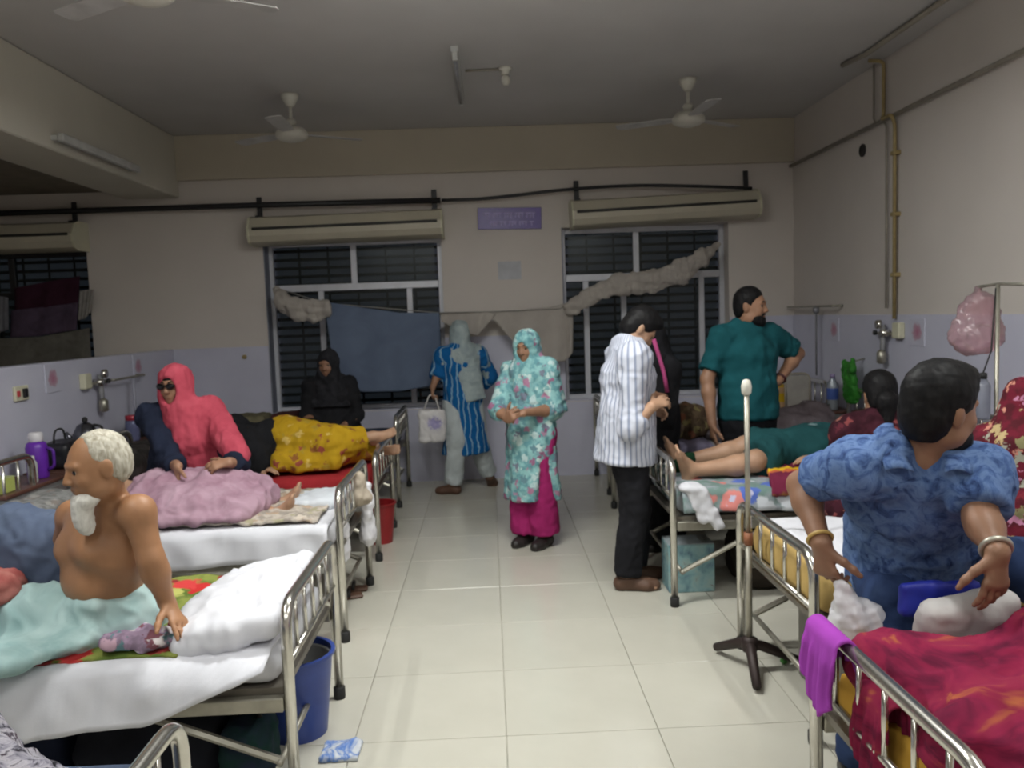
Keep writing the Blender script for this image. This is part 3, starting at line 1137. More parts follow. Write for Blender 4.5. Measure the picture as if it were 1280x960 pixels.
# the lettering is a blur in the photograph: a head-line with strokes hanging from it, in two rows
r_ = random.Random(4)
for row, (zt, zh, xa, xb) in enumerate(((.055, .06, -.25, .27), (-.03, .045, -.20, .24))):
    mb = MB(); x = xa
    while x < xb:
        w = r_.uniform(.05, .10); w = min(w, xb - x)
        mb.box((x, -.011, zt - .010), (x + w, -.0081, zt))
        n = max(1, int(w / .026))
        for i in range(n):
            xx = x + (i + .5) * w / n
            mb.box((xx - .004, -.011, zt - zh * r_.uniform(.7, 1)), (xx + .004, -.0081, zt - .008))
            if r_.random() < .7:
                t = r_.uniform(.3, .8) * zh
                mb.tube([(xx, -.0096, zt - t), (xx - .010, -.0096, zt - t - .008), (xx - .012, -.0096, zt - t + .012)], .0035, 5)
        x += w + .018
    o = mb.build('lettering', M_letter, sg_); o['kind'] = 'stuff'; o.rotation_euler = (0, .02, 0)
tag(MB().box((-.115, -.002, -.09), (.115, .002, .09)).build('paper_notice', mat_plain('pale_paper', (0.50, 0.51, 0.54), .8), None, False, W(637, 338, YB - .003)),
    'blank pale paper sheet stuck on the wall under the purple sign', 'paper')

# ------------------------------------------------------------------ pipes and fittings on the right wall
def RW(u, v, off=0.02):
    d = (XR - off) / W(u, v, 1.0)[0]; return W(u, v, d)


zt = RW(1140, 137)[2]
tag(MB().tube([(XR - .03, .5, 3.03), (XR - .03, YB - .02, 3.03)], .017, 8).build('conduit', M_greypipe, None, True),
    'grey conduit running level along the right wall near the ceiling', 'conduit')
tag(MB().tube([(2.86, 4.3, ZC_ - .025), (2.86, 6.2, ZC_ - .025), (2.80, 6.45, ZC_ - .025)], .02, 8).build('conduit', M_greypipe, None, True),
    'brownish conduit fixed to the ceiling beside the right wall', 'conduit')
a_ = RW(1107, 75); b1 = RW(1107, 148); c_ = RW(1121, 152); d_ = RW(1121, 404)
pts = [(XR - .15, a_[1], ZC_ - .03), (XR - .035, a_[1], ZC_ - .035), (XR - .035, a_[1], 3.065), (XR - .06, a_[1] - .02, 3.03), (XR - .06, c_[1], 3.03), (XR - .035, c_[1], 2.96), (XR - .035, c_[1], 1.52)]
dp = thing('gas_pipe', 'ochre pipe dropping down the right wall to a cream outlet box', 'pipe', pts[-1])
rel = np.array(dp.location)
MB().tube([np.array(p) - rel for p in bend(pts, .04)], .014, 8).build('pipe_run', M_tan, dp, True)
for z in (2.75, 2.3, 1.85):
    MB().box((-.02, -.03, z - 1.52 - .015), (.036, .03, z - 1.52 + .015), .004).build('clip', M_tan, dp)
q = [(XR - .03, a_[1] + .17, ZC_ - .01), (XR - .03, a_[1] + .17, 3.05), (XR - .03, c_[1] + .14, 3.0), (XR - .03, c_[1] + .14, 1.6)]
tag(MB().tube(bend(q, .05), .008, 6).build('thin_pipe', M_greypipe, None, True), 'thin grey pipe running down the right wall beside the ochre pipe', 'pipe')
tag(MB().lathe([(.052, 0), (.052, .012), (.046, .016), (.02, .012)], 20, M=Matrix.Translation(RW(1079, 188, 0)) @ Matrix.Rotation(-math.pi / 2, 4, 'Y')).build('vent_hole', M_black),
    'small round black vent hole high on the right wall', 'vent')


def outlet(name, p, xdir, label):
    """cream outlet box with a chrome gas regulator beside it; xdir points out of the wall"""
    r = thing(name, label, 'outlet', p, 'gas outlets on the walls')
    s_ = xdir
    lo = lambda a, b__: (np.minimum(a, b__), np.maximum(a, b__))
    l, h_ = lo(np.array((0, -.055, -.06)), np.array((s_ * .05, .055, .06))); MB().box(l, h_, .008).build('box', M_cream, r)
    l, h_ = lo(np.array((0, .06, -.035)), np.array((s_ * .05, .34, -.015))); MB().box(l, h_, .003).build('rail', M_steel_dull, r)
    MB().tube([(s_ * .02, .14, -.02), (s_ * .09, .14, -.02)], .028, 12).build('valve', M_steel, r, True)
    MB().tube([(s_ * .07, .19, .045), (s_ * .10, .19, .045)], .035, 14).build('gauge', M_steel, r, True)
    MB().tube([(s_ * .05, .19, .04), (s_ * .05, .19, -.16)], .02, 10).build('flow_tube', mat_glass('clear_plastic', (.8, .8, .8), .1, .3), r, True)
    MB().lathe([(.012, -.26), (.035, -.25), (.035, -.17), (.015, -.15)], 14, (s_ * .06, .19, 0)).build('humidifier_cup', M_steel_dull, r, True)
    MB().tube([(s_ * .05, .30, -.02), (s_ * .07, .30, -.02)], .02, 10).build('socket', M_black, r, True)
    return r


outlet('gas_outlet', RW(1127, 413, .013) + np.array((0, 0, 0)), -1, 'cream outlet box with chrome regulator at foot of the ochre pipe')
p = W(103, 477, XL / W(103, 477, 1.0)[0]); outlet('gas_outlet', (XL, p[1], p[2]), 1, 'cream outlet box with chrome regulator on the left partition')
p = W(22, 492, XL / W(22, 492, 1.0)[0])
r = thing('wall_socket', 'pale socket plate with red switch on the left partition near the flask', 'socket', (XL, p[1], p[2]))
MB().box((0, -.06, -.05), (.02, .10, .05), .005).build('plate', M_cream, r); MB().box((.02, -.045, -.02), (.03, -.015, .02), .003).build('switch', mat_plain('red_plastic', (.5, .05, .06), .4), r)
MB().box((.02, .02, -.03), (.035, .07, .03), .004).build('plug', M_black, r)
# wall rails for drips
def wall_rail(y0_, y1_, z, x, xd, label):
    r = thing('hanger_rail', label, 'rail', (x, (y0_ + y1_) / 2, z)); h_ = (y1_ - y0_) / 2
    MB().tube(bend([(0, -h_, 0), (xd * .09, -h_, 0), (xd * .09, h_, 0), (0, h_, 0)], .03), .010, 8).build('rail', M_steel_dull, r, True)
    return r


a_ = RW(1052, 385, .02); b1 = RW(994, 389, .02)
r = wall_rail(a_[1], b1[1], 1.63, XR - .012, -1, 'dull steel hanger rail on the right wall above the lockers')
p0 = RW(1021, 390, .1)
tag(MB().tube([(XR - .105, p0[1], 1.615), (XR - .11, p0[1] - .01, 1.35), (XR - .105, p0[1], 1.0)], .009, 6).lathe([(.02, 0), (.03, .02), (.03, .05), (.012, .065)], 10, (XR - .105, p0[1], 1.565)).build('hose', mat_plain('grey_hose', (.2, .2, .22), .6), None, True),
    'grey hose hanging from the steel rail on the right wall', 'hose')
p0 = W(150, 475, XL / W(150, 475, 1)[0])
r = wall_rail(p0[1] - .3, p0[1] + .3, p0[2] + .02, XL, 1, 'dull steel hanger rail on the left partition by the corner')
tag(MB().tube([(XL + .1, p0[1] + .03, p0[2] + .01), (XL + .11, p0[1], p0[2] - .2), (XL + .1, p0[1] + .04, p0[2] - .45)], .012, 6).build('hose', mat_plain('pale_hose', (.35, .35, .42), .6), None, True),
    'pale hose hanging from the rail on the left partition', 'hose')
tag(MB().lathe([(.022, 0), (.022, .02), (.012, .03)], 12, M=Matrix.Translation(W(306, 446, YB - .012)) @ Matrix.Rotation(math.pi / 2, 4, 'X')).build('wall_hook', M_tan),
    'small brown hook on the back wall tiles left of the window', 'hook')

# ------------------------------------------------------------------ ceiling: tubes, fans, bulb holder
M_fit = mat_plain('white_batten', (0.50, 0.50, 0.48), 0.5)
M_tube_off = mat_plain('unlit_tube', (0.28, 0.28, 0.30), 0.3)
M_tube_on = mat_emit('lit_tube', (0.96, 1.0, 0.97), 6.0)


def tube_light(p, along, lit, label, L_=1.2, share=1.0):
    r = thing('tube_light', label, 'tube light', p, None, 0 if along == 'x' else math.pi / 2)
    MB().box((-L_ / 2 - .04, -.028, .015), (L_ / 2 + .04, .028, .055), .006).build('batten', M_fit, r)
    MB().tube([(-L_ / 2, 0, -.02), (L_ / 2, 0, -.02)], .014, 10).build('tube', M_tube_on if lit else M_tube_off, r, True)
    for sg in (-1, 1):
        MB().box((sg * (L_ / 2 + .015) - .014, -.018, -.04), (sg * (L_ / 2 + .015) + .014, .018, .02), .004).build('lamp_holder', M_fit, r)
    if lit:
        for up, part in ((False, 1.0), (True, .38)):           # the batten shades part of the upward light
            ld = bpy.data.lights.new('tube_glow', 'AREA'); ld.shape = 'RECTANGLE'; ld.size = L_; ld.size_y = .03
            ld.energy = TUBE_WATTS * share * part; ld.color = (0.98, 1.0, 0.97); ld.spread = math.pi
            lo_ = bpy.data.objects.new('tube_glow', ld); COL.objects.link(lo_); lo_.parent = r
            lo_.location = (0, 0, .060 if up else -.037); lo_.rotation_euler = (math.pi if up else 0, 0, 0)
        for sg in (-1, 1):
            MB().tube([(sg * L_ * .4, 0, .062), (sg * L_ * .4, 0, ZC_ - p[2])], .008, 8).build('hanger_rod', M_fit, r, True)
    return r


for i, (x, y, z, al, share_) in enumerate(TUBES):
    tube_light((x, y, z), al, True, ['lit tube light across the ceiling above the aisle', 'lit tube light over the left beds', 'lit tube light over the right beds',
                                     'lit tube light behind the camera on the left', 'lit tube light behind the camera on the right'][i], 1.2, share_)
tube_light((-.16, 6.45, ZC_ - .055), 'y', False, 'unlit tube light on the ceiling along the aisle')
t_ = tube_light((-2.945, 6.55, 2.99), 'y', False, 'unlit grey tube light on the face of the left beam')
t_.rotation_euler = (0, math.pi / 2 - .0, math.pi / 2); t_.rotation_euler = (math.pi / 2, 0, math.pi / 2)
r = thing('bulb_holder', 'small white bulb holder on the ceiling beside the unlit tube', 'bulb holder', W(645, 97, 6.0) * 0 + np.array((.2, 6.35, ZC_)))
MB().lathe([(.05, 0), (.05, -.02), (.03, -.025), (.03, -.05)], 16).build('rose', M_white, r, True)
MB().lathe([(.01, -.05), (.032, -.075), (.034, -.10), (.02, -.13)], 14).build('bulb', M_white, r, True)
MB().tube([(0, 0, -.012), (-.3, .02, -.012)], .008, 6).build('conduit', M_greypipe, r, True)


def fan(p, zrot, rot, label):
    r = thing('ceiling_fan', label, 'fan', (p[0], p[1], ZC_), 'ceiling fans', rot)
    L_ = ZC_ - zrot
    MB().lathe([(.03, 0), (.075, -.005), (.07, -.03), (.035, -.09), (.025, -.10)], 20).build('canopy', M_white, r, True)
    MB().tube([(0, 0, -.09), (0, 0, -L_ + .06)], .014, 10).build('down_rod', M_white, r, True)
    MB().lathe([(.03, -L_ + .13), (.045, -L_ + .11), (.03, -L_ + .07)], 16).build('lower_canopy', M_white, r, True)
    MB().lathe([(.03, -L_ + .07), (.10, -L_ + .055), (.13, -L_ + .02), (.13, -L_ - .015), (.10, -L_ - .035), (.05, -L_ - .05), (.02, -L_ - .055)], 28).build('motor', M_white, r, True)
    for k in range(3):
        Mx = Matrix.Rotation(k * 2 * math.pi / 3, 4, 'Z') @ Matrix.Translation((0, 0, -L_ + .015)) @ Matrix.Rotation(.12, 4, 'X')
        V = [(.11, -.04, 0), (.11, .04, 0), (.22, .06, 0), (.22, -.055, 0), (.58, .062, 0), (.58, -.062, 0), (.60, .03, 0), (.60, -.03, 0)]
        V = [v for v in V] + [(x, y, -.006) for x, y, _ in V]
        F = [(0, 1, 2, 3), (3, 2, 4, 5), (5, 4, 6, 7)]
        F = [f[::-1] for f in F] + [tuple(i + 8 for i in f) for f in F]
        rim = [0, 1, 2, 4, 6, 7, 5, 3]
        F += [(rim[i], rim[(i + 1) % 8], rim[(i + 1) % 8] + 8, rim[i] + 8) for i in range(8)]
        V = [Mx @ Vector(v) for v in V]
        link('blade', mesh_from(V, F), M_blade, r)
    return r


M_blade = mat_plain('grey_fan_blade', (0.50, 0.49, 0.48), 0.6)
fan((-1.54, 6.90), 3.17, .52, 'white ceiling fan above the left beds near the back wall')
fan((1.68, 6.78), 3.17, .60, 'white ceiling fan above the right beds')
fan((-1.50, 3.92), 3.17, .52, 'nearest white ceiling fan, at the top edge left of the middle')
# ================================================================== BEDS
M_bedbase = mat_plain('bed_sheet_metal', (0.22, 0.20, 0.17), 0.5, 0.5, var=0.15)


def bed(side, y0, y1, xf, length, zr, zb, label, bars=5, brace=True, floor_pan=True):
    """steel ward bed. side -1: head at the left partition, +1: head at the right wall. zr rail top, zb base height"""
    r = thing('hospital_bed', label, 'bed', (xf, y0, 0), 'steel ward beds')
    s = side; w = y1 - y0; rt = .020
    zl = zr - .20

    def end_frame(x, nm, z, zl_):
        p = bend([(x, 0, .03), (x, 0, z), (x, w, z), (x, w, .03)], .10, 8)
        MB().tube(p, rt, 12).build(nm, M_steel, r, True)
        MB().tube([(x, .015, zl_), (x, w - .015, zl_)], .012, 10).build(nm.split('_')[0] + '_lower_rail', M_steel, r, True)
        for i in range(bars):
            y = w * (i + 1) / (bars + 1)
            MB().tube([(x, y, zl_), (x, y, z - .005)], .009, 8).build('bar', M_steel, r, True)
        for y in (0, w):
            MB().lathe([(.024, 0), (.026, .01), (.026, .05), (.021, .055)], 12, (x, y, 0)).build('rubber_foot', M_rubber, r, True)
    end_frame(0, 'foot_rail', zr, zl)
    end_frame(s * length, 'head_rail', zr + .12, zl)
    x0_, x1_ = sorted((s * .02, s * (length - .02)))
    for y in (.0, w):
        MB().box((x0_, y - .018, zb - .10), (x1_, y + .018, zb - .05), .004).build('side_rail', M_steel_dull, r)
    if floor_pan:
        MB().box((x0_, .019, zb - .052), (x1_, w - .019, zb - .028)).build('bed_deck', M_bedbase, r)
    if brace:
        for y in (.03, w - .03):
            a, b_ = np.array((s * .05, y, zb * .35)), np.array((s * .62, y, zb - .06))
            MB().tube([a, b_], .014, 6).build('brace', M_steel_dull, r)
        MB().tube([(s * .05, .01, zb * .35), (s * .05, w - .01, zb * .35)], .012, 8).build('cross_bar', M_steel_dull, r, True)
    return r


def mattress(side, y0, y1, xf, length, zb, ztop, mat, label, seed=1, over=.0, sag=0.0):
    sd = SDF()
    xa = xf + side * .04; xb = xf + side * (length - .04)
    c = np.array(((xa + xb) / 2, (y0 + y1) / 2, (zb - .028 + ztop) / 2 + .001))
    sd.box(c, (abs(xb - xa) / 2, (y1 - y0) / 2 + over, (ztop - zb + .028) / 2), None, .035)
    return soft_thing('mattress', label, 'mattress', sd, mat, .03, 'mattresses on the ward beds', wrinkle=[(.004, 9, seed)])


M_sheet = mat_cloth('white_sheet', (0.63, 0.63, 0.67), .05)
M_mat_blue = mat_cloth('dark_blue_mattress', (0.06, 0.08, 0.13))
M_mat_yellow = mat_cloth('yellow_mattress', (0.55, 0.38, 0.14))
M_mat_must = mat_cloth('mustard_mattress', (0.48, 0.27, 0.04))
M_floral_grey = mat_floral('grey_flower_sheet', (0.30, 0.33, 0.36), [(0.62, 0.16, 0.14), (0.60, 0.62, 0.70), (0.10, 0.16, 0.50), (0.62, 0.22, 0.2), (0.55, 0.58, 0.62)], 7.0, .42, leaf=(0.16, 0.24, 0.22), heart=(0.5, 0.5, 0.65))
M_green_floral = mat_floral('green_red_flower_sheet', (0.22, 0.25, 0.06), [(0.50, 0.03, 0.03), (0.42, 0.42, 0.12), (0.55, 0.05, 0.05), (0.25, 0.03, 0.03), (0.45, 0.40, 0.18)], 7.5, .46, leaf=(0.10, 0.15, 0.03))
M_red_sheet = mat_cloth('red_sheet', (0.33, 0.025, 0.03))
M_beige_fl = mat_floral('beige_print_cloth', (0.48, 0.42, 0.36), [(0.40, 0.30, 0.22), (0.55, 0.48, 0.40), (0.36, 0.33, 0.22)], 14, .4)

# left row: foot end by the aisle (x about -0.73), head towards the partition
LB = [(1.10, 1.92, -.775, .72, .52, 'bed at the bottom left corner, only its foot rail end showing'),
      (2.70, 3.52, -.715, .71, .45, 'bed the bald bearded man sits on'),
      (4.16, 5.06, -.80, .79, .50, 'bed under the lilac blanket, second in the left row'),
      (5.57, 6.47, -.81, .735, .48, 'bed of the woman in the yellow flowered dress'),
      (7.16, 8.06, -.84, .80, .50, 'last bed of the left row under the window')]
for i, (y0, y1, xf, zr, zb, lab) in enumerate(LB):
    bed(-1, y0, y1, xf, 2.02, zr, zb, 'chrome railed ' + lab)
RB = [(1.50, 2.36, .94, .72, .47, 'bed at the bottom right corner under the maroon blanket'),
      (2.95, 3.85, 1.17, .72, .50, 'bed the man in the blue printed shirt sits on'),
      (4.45, 5.35, .98, .82, .53, 'bed with the bare-legged patient on the flowered sheet'),
      (5.90, 6.80, 1.0, .82, .53, 'bed with heaped flowered clothes behind the striped shirt man'),
      (7.32, 8.22, 1.04, .82, .53, 'last bed of the right row below the window')]
for i, (y0, y1, xf, zr, zb, lab) in enumerate(RB):
    bed(1, y0, y1, xf, 2.0, zr, zb, 'chrome railed ' + lab)

mats = [(-1, LB[0], .64, M_mat_blue, 'dark blue mattress on the bed at the bottom left corner'),
        (-1, LB[1], .535, M_sheet, 'white covered mattress under the old bearded man'),
        (-1, LB[2], .595, M_sheet, 'white covered mattress under the lilac blanket'),
        (-1, LB[3], .59, M_red_sheet, 'red covered mattress under the yellow flowered dress'),
        (-1, LB[4], .60, M_mat_blue, 'dark mattress on the last bed of the left row'),
        (1, RB[0], .58, M_mat_must, 'mustard mattress under the maroon blanket'),
        (1, RB[1], .62, M_mat_yellow, 'pale yellow mattress under the man in the blue shirt'),
        (1, RB[2], .645, M_floral_grey, 'mattress in grey flowered sheet under the bare-legged patient'),
        (1, RB[3], .645, M_sheet, 'white mattress under the heaped flowered clothes'),
        (1, RB[4], .645, M_sheet, 'white mattress on the last bed of the right row')]
for i, (sd_, B, zt_, m_, lab) in enumerate(mats):
    mattress(sd_, B[0] + .02, B[1] - .02, B[2], 2.02 if sd_ < 0 else 2.0, B[4], zt_, m_, lab, i)

# ------------------------------------------------------------------ sheets and blankets
def ridge(s, t, seed, f=7.0, a=1.0):
    P = np.array([[s * f * 4, t * f * 1.6, 0.0]])
    return a * float(noise3(P, 1.0, seed, 3)[0])


# white sheet over the old man's bed, hanging low on the near side
def sheet1(s, t):
    x = -.77 - 1.9 * s
    edge = 2.685; zt_ = .552
    hem = .35 + .19 * max(0.0, 1 - s / .21) ** 1.1 + .02 * math.sin(9 * s)
    w = 2.685 + .80
    L_top = .70; L_drop = (zt_ - hem); tot = L_top + L_drop
    q = t * tot
    wr = ridge(s * 1.2, t * .9, 21, 7, .017) + .012 * abs(math.sin(13 * s + 4 * t + 2 * math.sin(5 * s)))
    if q < L_top:
        y = edge + (L_top - q); z = zt_ + .006 + .25 * abs(wr)
        k = max(0, 1 - (L_top - q) / .05); z -= .012 * k * k
    else:
        dq = q - L_top
        y = edge - .030 - .05 * (dq / max(L_drop, .01)) ** .8 - wr * 1.5 * min(1, dq / .06); z = zt_ - dq - .008
    return (x, y, z)


cloth_thing('bed_sheet', "white bed sheet hanging down the near side of the old man's bed", 'sheet', sheet1, 90, 50, M_sheet, .008)


# red and green flowered cloth he sits on
def throw1(s, t):
    x = -1.08 - 1.54 * s + .05 * math.sin(7 * t); y = 2.685 + .79 * t + .012 * math.sin(14 * s)
    z = .572 + .010 * ridge(s * 2, t * 2, 5) + .012 * (math.sin(18 * s + 5 * t) * .5 + .5) * .8
    if t < .06: z -= .012
    return (x, y, z)


cloth_thing('flowered_throw', 'green throw with red flowers spread under the bald bearded man', 'throw', throw1, 70, 46, M_green_floral, .010)

# big white folded sheet or pillow at the foot of that bed
sd = SDF()
sd.box((-.945, 3.09, .602), (.185, .385, .045), np.array(((.975, .04, .22), (-.04, .99, 0), (-.22, -.01, .975))), .04, .03)
sd.ell((-.98, 3.05, .61), (.185, .33, .050), None, .06)
soft_thing('white_pillow', "large crumpled white pillow at the foot of the old man's bed", 'pillow', sd, M_sheet, .011, wrinkle=[(.009, 9, 3, .5), (.005, 21, 8, .5)])
M_crump = mat_floral('crumpled_print', (0.36, 0.26, 0.36), [(0.55, 0.5, 0.5), (0.12, 0.22, 0.24), (0.50, 0.33, 0.40), (0.2, 0.08, 0.1)], 16, .45)
sd = SDF()
for k_ in range(9):
    a = RNG.uniform(-1, 1, 3); b_ = RNG.uniform(-1, 1, 3)
    c = np.array((-1.23, 2.78, .60))
    sd.cap(c + a * (.12, .075, .02), c + b_ * (.12, .075, .025), .022, .018, .02)
soft_thing('crumpled_cloth', "crumpled lilac and dark print cloth beside the old man's hand", 'cloth', sd, M_crump, .010, wrinkle=[(.006, 50, 2)])
sd = SDF()
sd.ell((-1.42, 3.10, .59), (.15, .11, .03), None, .03)
# small maroon piece under his hand
soft_thing('maroon_cloth', "dark maroon folded cloth by the old man's hand", 'cloth', SDF().box((-1.12, 2.90, .60), (.05, .07, .022), None, .02), mat_cloth('maroon_cloth', (.16, .03, .04)), .010, wrinkle=[(.005, 30, 3)])

# blue-grey pillow propped towards the partition, and the red bundle behind it
M_bluegrey = mat_mottled('blue_grey_cloth', [(.3, (.062, .080, .135)), (.6, (.095, .12, .18)), (.8, (.125, .15, .21))], 5)
sd = SDF()
c = W(38, 690, 3.12); sd.ell(c + np.array((-.05, 0, -.02)), (.21, .13, .19), None, .05); sd.ell(c + np.array((.06, -.01, -.06)), (.15, .12, .15), None, .08)
sd.box((c[0] - .1, 3.10, .60), (.24, .15, .05), None, .04, .06)
soft_thing('blue_pillow', 'big blue-grey pillow bundle propped up beside the bald bearded man', 'pillow', sd, M_bluegrey, .012, wrinkle=[(.018, 9, 7, .8), (.009, 22, 3, 1)])
sd = SDF(); c = W(0, 735, 2.86); sd.ell(c, (.075, .07, .055), None, .03); sd.ell(c + np.array((-.12, .02, 0)), (.10, .09, .06), None, .04)
soft_thing('red_bundle', 'pinkish red cloth bundle at the left edge beside the blue-grey pillow', 'bundle', sd, mat_mottled('red_pink_cloth', [(.3, (.25, .04, .04)), (.6, (.33, .13, .11)), (.8, (.12, .02, .04))], 9), .010, wrinkle=[(.014, 16, 7, 1), (.006, 40, 2)])


# white sheet of the second left bed with the beige blanket edge on top
def sheet2(s, t):
    x = -.86 - 1.85 * s
    edge = 4.165; zt_ = .607; hem = .43 + .015 * math.sin(8 * s)
    L_top = .8; L_drop = zt_ - hem; q = t * (L_top + L_drop)
    wr = ridge(s * 1.2, t, 31, 7, .012) + .006 * math.sin(30 * s + 4 * t)
    if q < L_top: return (x, edge + L_top - q, zt_ + .25 * abs(wr))
    dq = q - L_top
    return (x, edge - .022 - .02 * dq / L_drop - wr * 1.4 * min(1, dq / .05), zt_ - dq - .006)


cloth_thing('bed_sheet', 'white bed sheet on the bed under the lilac blanket', 'sheet', sheet2, 80, 36, M_sheet, .008)


def beige2(s, t):
    x = -.92 - 1.75 * s; y = 4.20 + .80 * t
    z = .628 + .010 * ridge(s * 3, t * 2, 9) + .012 * abs(math.sin(17 * s + 6 * t)) * (1 if t < .25 else .5)
    return (x, y, z)


cloth_thing('beige_blanket', 'thin beige print blanket laid over the white sheet under the lilac blanket', 'blanket', beige2, 80, 40, M_beige_fl, .014)
# white pillow at its foot end, and a blue print cloth on it
sd = SDF(); sd.box(W(398, 620, 4.75) + np.array((0, 0, -.02)), (.17, .22, .035), np.array(((.97, -.2, .12), (.2, .98, 0), (-.12, .02, .99))), .03)
soft_thing('white_pillow', 'flat white pillow at the foot of the bed with the lilac blanket', 'pillow', sd, mat_cloth('pale_pillow', (.60, .63, .67), .06), .013, wrinkle=[(.006, 16, 3)])

# right beds: flowered sheet hanging towards the near side, pillow end towel
def sheet3(s, t):
    x = 1.03 + 1.85 * s
    edge = 4.455; zt_ = .655; hem = .515 + .03 * math.sin(5 * s + 1)
    L_top = .8; L_drop = zt_ - hem; q = t * (L_top + L_drop)
    wr = ridge(s * 2.2, t, 41, 7, .010) + .006 * math.sin(22 * s + 4 * t)
    if q < L_top: return (x, edge + L_top - q, zt_ + .3 * abs(wr))
    dq = q - L_top
    return (x, edge - .022 - .03 * dq / L_drop - wr * 1.4 * min(1, dq / .05), zt_ - dq - .006)


cloth_thing('flowered_sheet', 'grey sheet with big blue and pink flowers under the bare-legged patient', 'sheet', sheet3, 70, 36, M_floral_grey, .008)
sd = SDF()
sd.box((1.14, 4.42, .565), (.055, .02, .085), np.array(((.93, 0, .36), (0, 1, 0), (-.36, 0, .93))), .02, .03); sd.ell((1.08, 4.46, .665), (.07, .07, .03), None, .05)
sd.box((1.21, 4.415, .49), (.03, .018, .06), np.array(((.93, 0, .36), (0, 1, 0), (-.36, 0, .93))), .015, .03)
soft_thing('white_towel', 'white cloth hanging off the corner of the flowered sheet', 'cloth', sd, M_sheet, .009, wrinkle=[(.005, 30, 3)])
M_stripe_by = mat_stripes('yellow_maroon_stripe', (0.16, 0.02, 0.05), (0.68, 0.42, 0.02), 5.2, (0.0, -1.0, .35), .5, warp=.12, third=(.5, .12, .05))
def band3(s, t):
    x = 1.52 + .50 * s + .12 * t; y = 4.42 + .50 * t
    z = .682 + .02 * math.sin(3.1 * t) + .012 * ridge(s * 2, t * 2, 5) + .03 * s
    if t < .10: z -= .35 * (.10 - t) * 2
    return (x, y, z)
cloth_thing('striped_blanket', 'yellow and maroon banded blanket folded on the flowered sheet', 'blanket', band3, 40, 36, M_stripe_by, .03)
def green3(s, t):
    x = 1.60 + .9 * s; y = 4.46 + .30 * t - .05 * s
    return (x, y, .70 + .012 * ridge(s * 3, t * 2, 15) - (.10 * (1 - t) ** 2 if t < 1 else 0))
cloth_thing('green_print_cloth', 'grey green print cloth beside the banded blanket', 'cloth', green3, 50, 24,
            mat_floral('grey_green_print', (0.20, 0.26, 0.22), [(.45, .30, .32), (.12, .2, .16), (.36, .40, .38)], 10, .4), .02)


# white sheet on the seated man's bed
def sheet4(s, t):
    x = 1.28 + 1.75 * s; y = 2.975 + .83 * t
    return (x, y, .634 + .008 * ridge(s * 3, t * 2, 12) + .008 * abs(math.sin(12 * s + 7 * t)))
cloth_thing('bed_sheet', 'rumpled white sheet on the bed under the man in the blue shirt', 'sheet', sheet4, 60, 40, M_sheet, .008)
# ================================================================== PEOPLE
SK_OLD = mat_skin('brown_skin_warm', (0.34, 0.17, 0.085))
SK_A = mat_skin('brown_skin', (0.31, 0.165, 0.10))
SK_B = mat_skin('light_brown_skin', (0.42, 0.25, 0.16))
SK_C = mat_skin('dark_brown_skin', (0.24, 0.125, 0.075))
M_hair = mat_mottled('black_hair', [(.35, (.004, .004, .005)), (.7, (.012, .011, .011))], 60, rough=.55, stretch=(1, 1, .25))
M_hairgrey = mat_mottled('white_hair', [(.3, (.26, .23, .17)), (.7, (.58, .55, .47))], 70, rough=.7, stretch=(1, 1, .3))
M_beardw = mat_mottled('white_beard', [(.3, (.5, .48, .44)), (.7, (.72, .70, .64))], 70, rough=.8, stretch=(1, 1, .3))
M_eyew = mat_plain('eye_white', (.34, .31, .28), .3)
M_iris = mat_plain('dark_iris', (.015, .010, .008), .15)
M_blackcloth = mat_cloth('black_cloth', (.012, .012, .014), .3)
M_blacktrouser = mat_cloth('black_trousers', (.014, .014, .017), .3)
M_shoe = mat_plain('dark_shoe', (.02, .016, .015), .5)
M_sandal = mat_plain('brown_sandal', (.10, .05, .03), .6)


def person(label, base, group=None):
    return thing('person', label, 'person', base)


def garment(name, root, fn, mat, h=.011, wr=((.009, 11, 2, .45), (.004, 27, 5, .7)), **kw):
    sd = SDF(); fn(sd)
    return sdf_obj(name, sd, mat, root, h, root.location, wrinkle=wr, **kw)


def shoes(b, root, mat, off=.012, open_top=False):
    for q in 'LR':
        sd = SDF(); b.foot(sd, q, off)
        t = unit(b.J['to' + q]); A = b.J['an' + q]
        sd.plane(A - UP * (.005 if not open_top else .035), UP, .005)
        sdf_obj('shoe', sd, mat, root, .008, root.location)


# ---------------------------------------------------------------- man in the blue printed shirt (nearest, right)
J = {}
J['pel'] = W(1142, 712, 2.72); J['wai'] = W(1140, 655, 2.64); J['che'] = W(1144, 612, 2.54); J['nek'] = W(1150, 568, 2.43)
J['head'] = W(1176, 512, 2.36); J['hf'] = (.95, .22, -.06); J['hu'] = (.12, -.05, 1)
J['shR'] = W(1068, 586, 2.47); J['shL'] = W(1222, 592, 2.36)
J['elR'] = W(1002, 606, 2.66); J['wrR'] = W(1027, 680, 2.47); J['haR'] = ((.10, -.10, -1), (.75, .5, 0), 1.05)
J['elL'] = W(1226, 648, 2.26); J['wrL'] = W(1247, 690, 2.14); J['haL'] = ((-.10, -.10, -1), (-.25, .9, -.2), .40)
J['hipR'] = J['pel'] + np.array((-.09, -.03, -.02)); J['hipL'] = J['pel'] + np.array((.09, -.01, -.01))
J['knR'] = W(1122, 806, 2.42); J['anR'] = np.array((1.19, 2.66, .10)); J['toR'] = (-.2, -1, 0)
J['knL'] = W(1272, 708, 2.50); J['anL'] = np.array((1.72, 2.28, .73)); J['toL'] = (.4, -.9, 0)
r = person('man in blue printed shirt and jeans sitting on the right bed, head turned away', (J['pel'][0], J['pel'][1], .64))
b = Body(J, 1.03, 1.02, 1.01)
b.build(r, SK_C, .010, .0055)
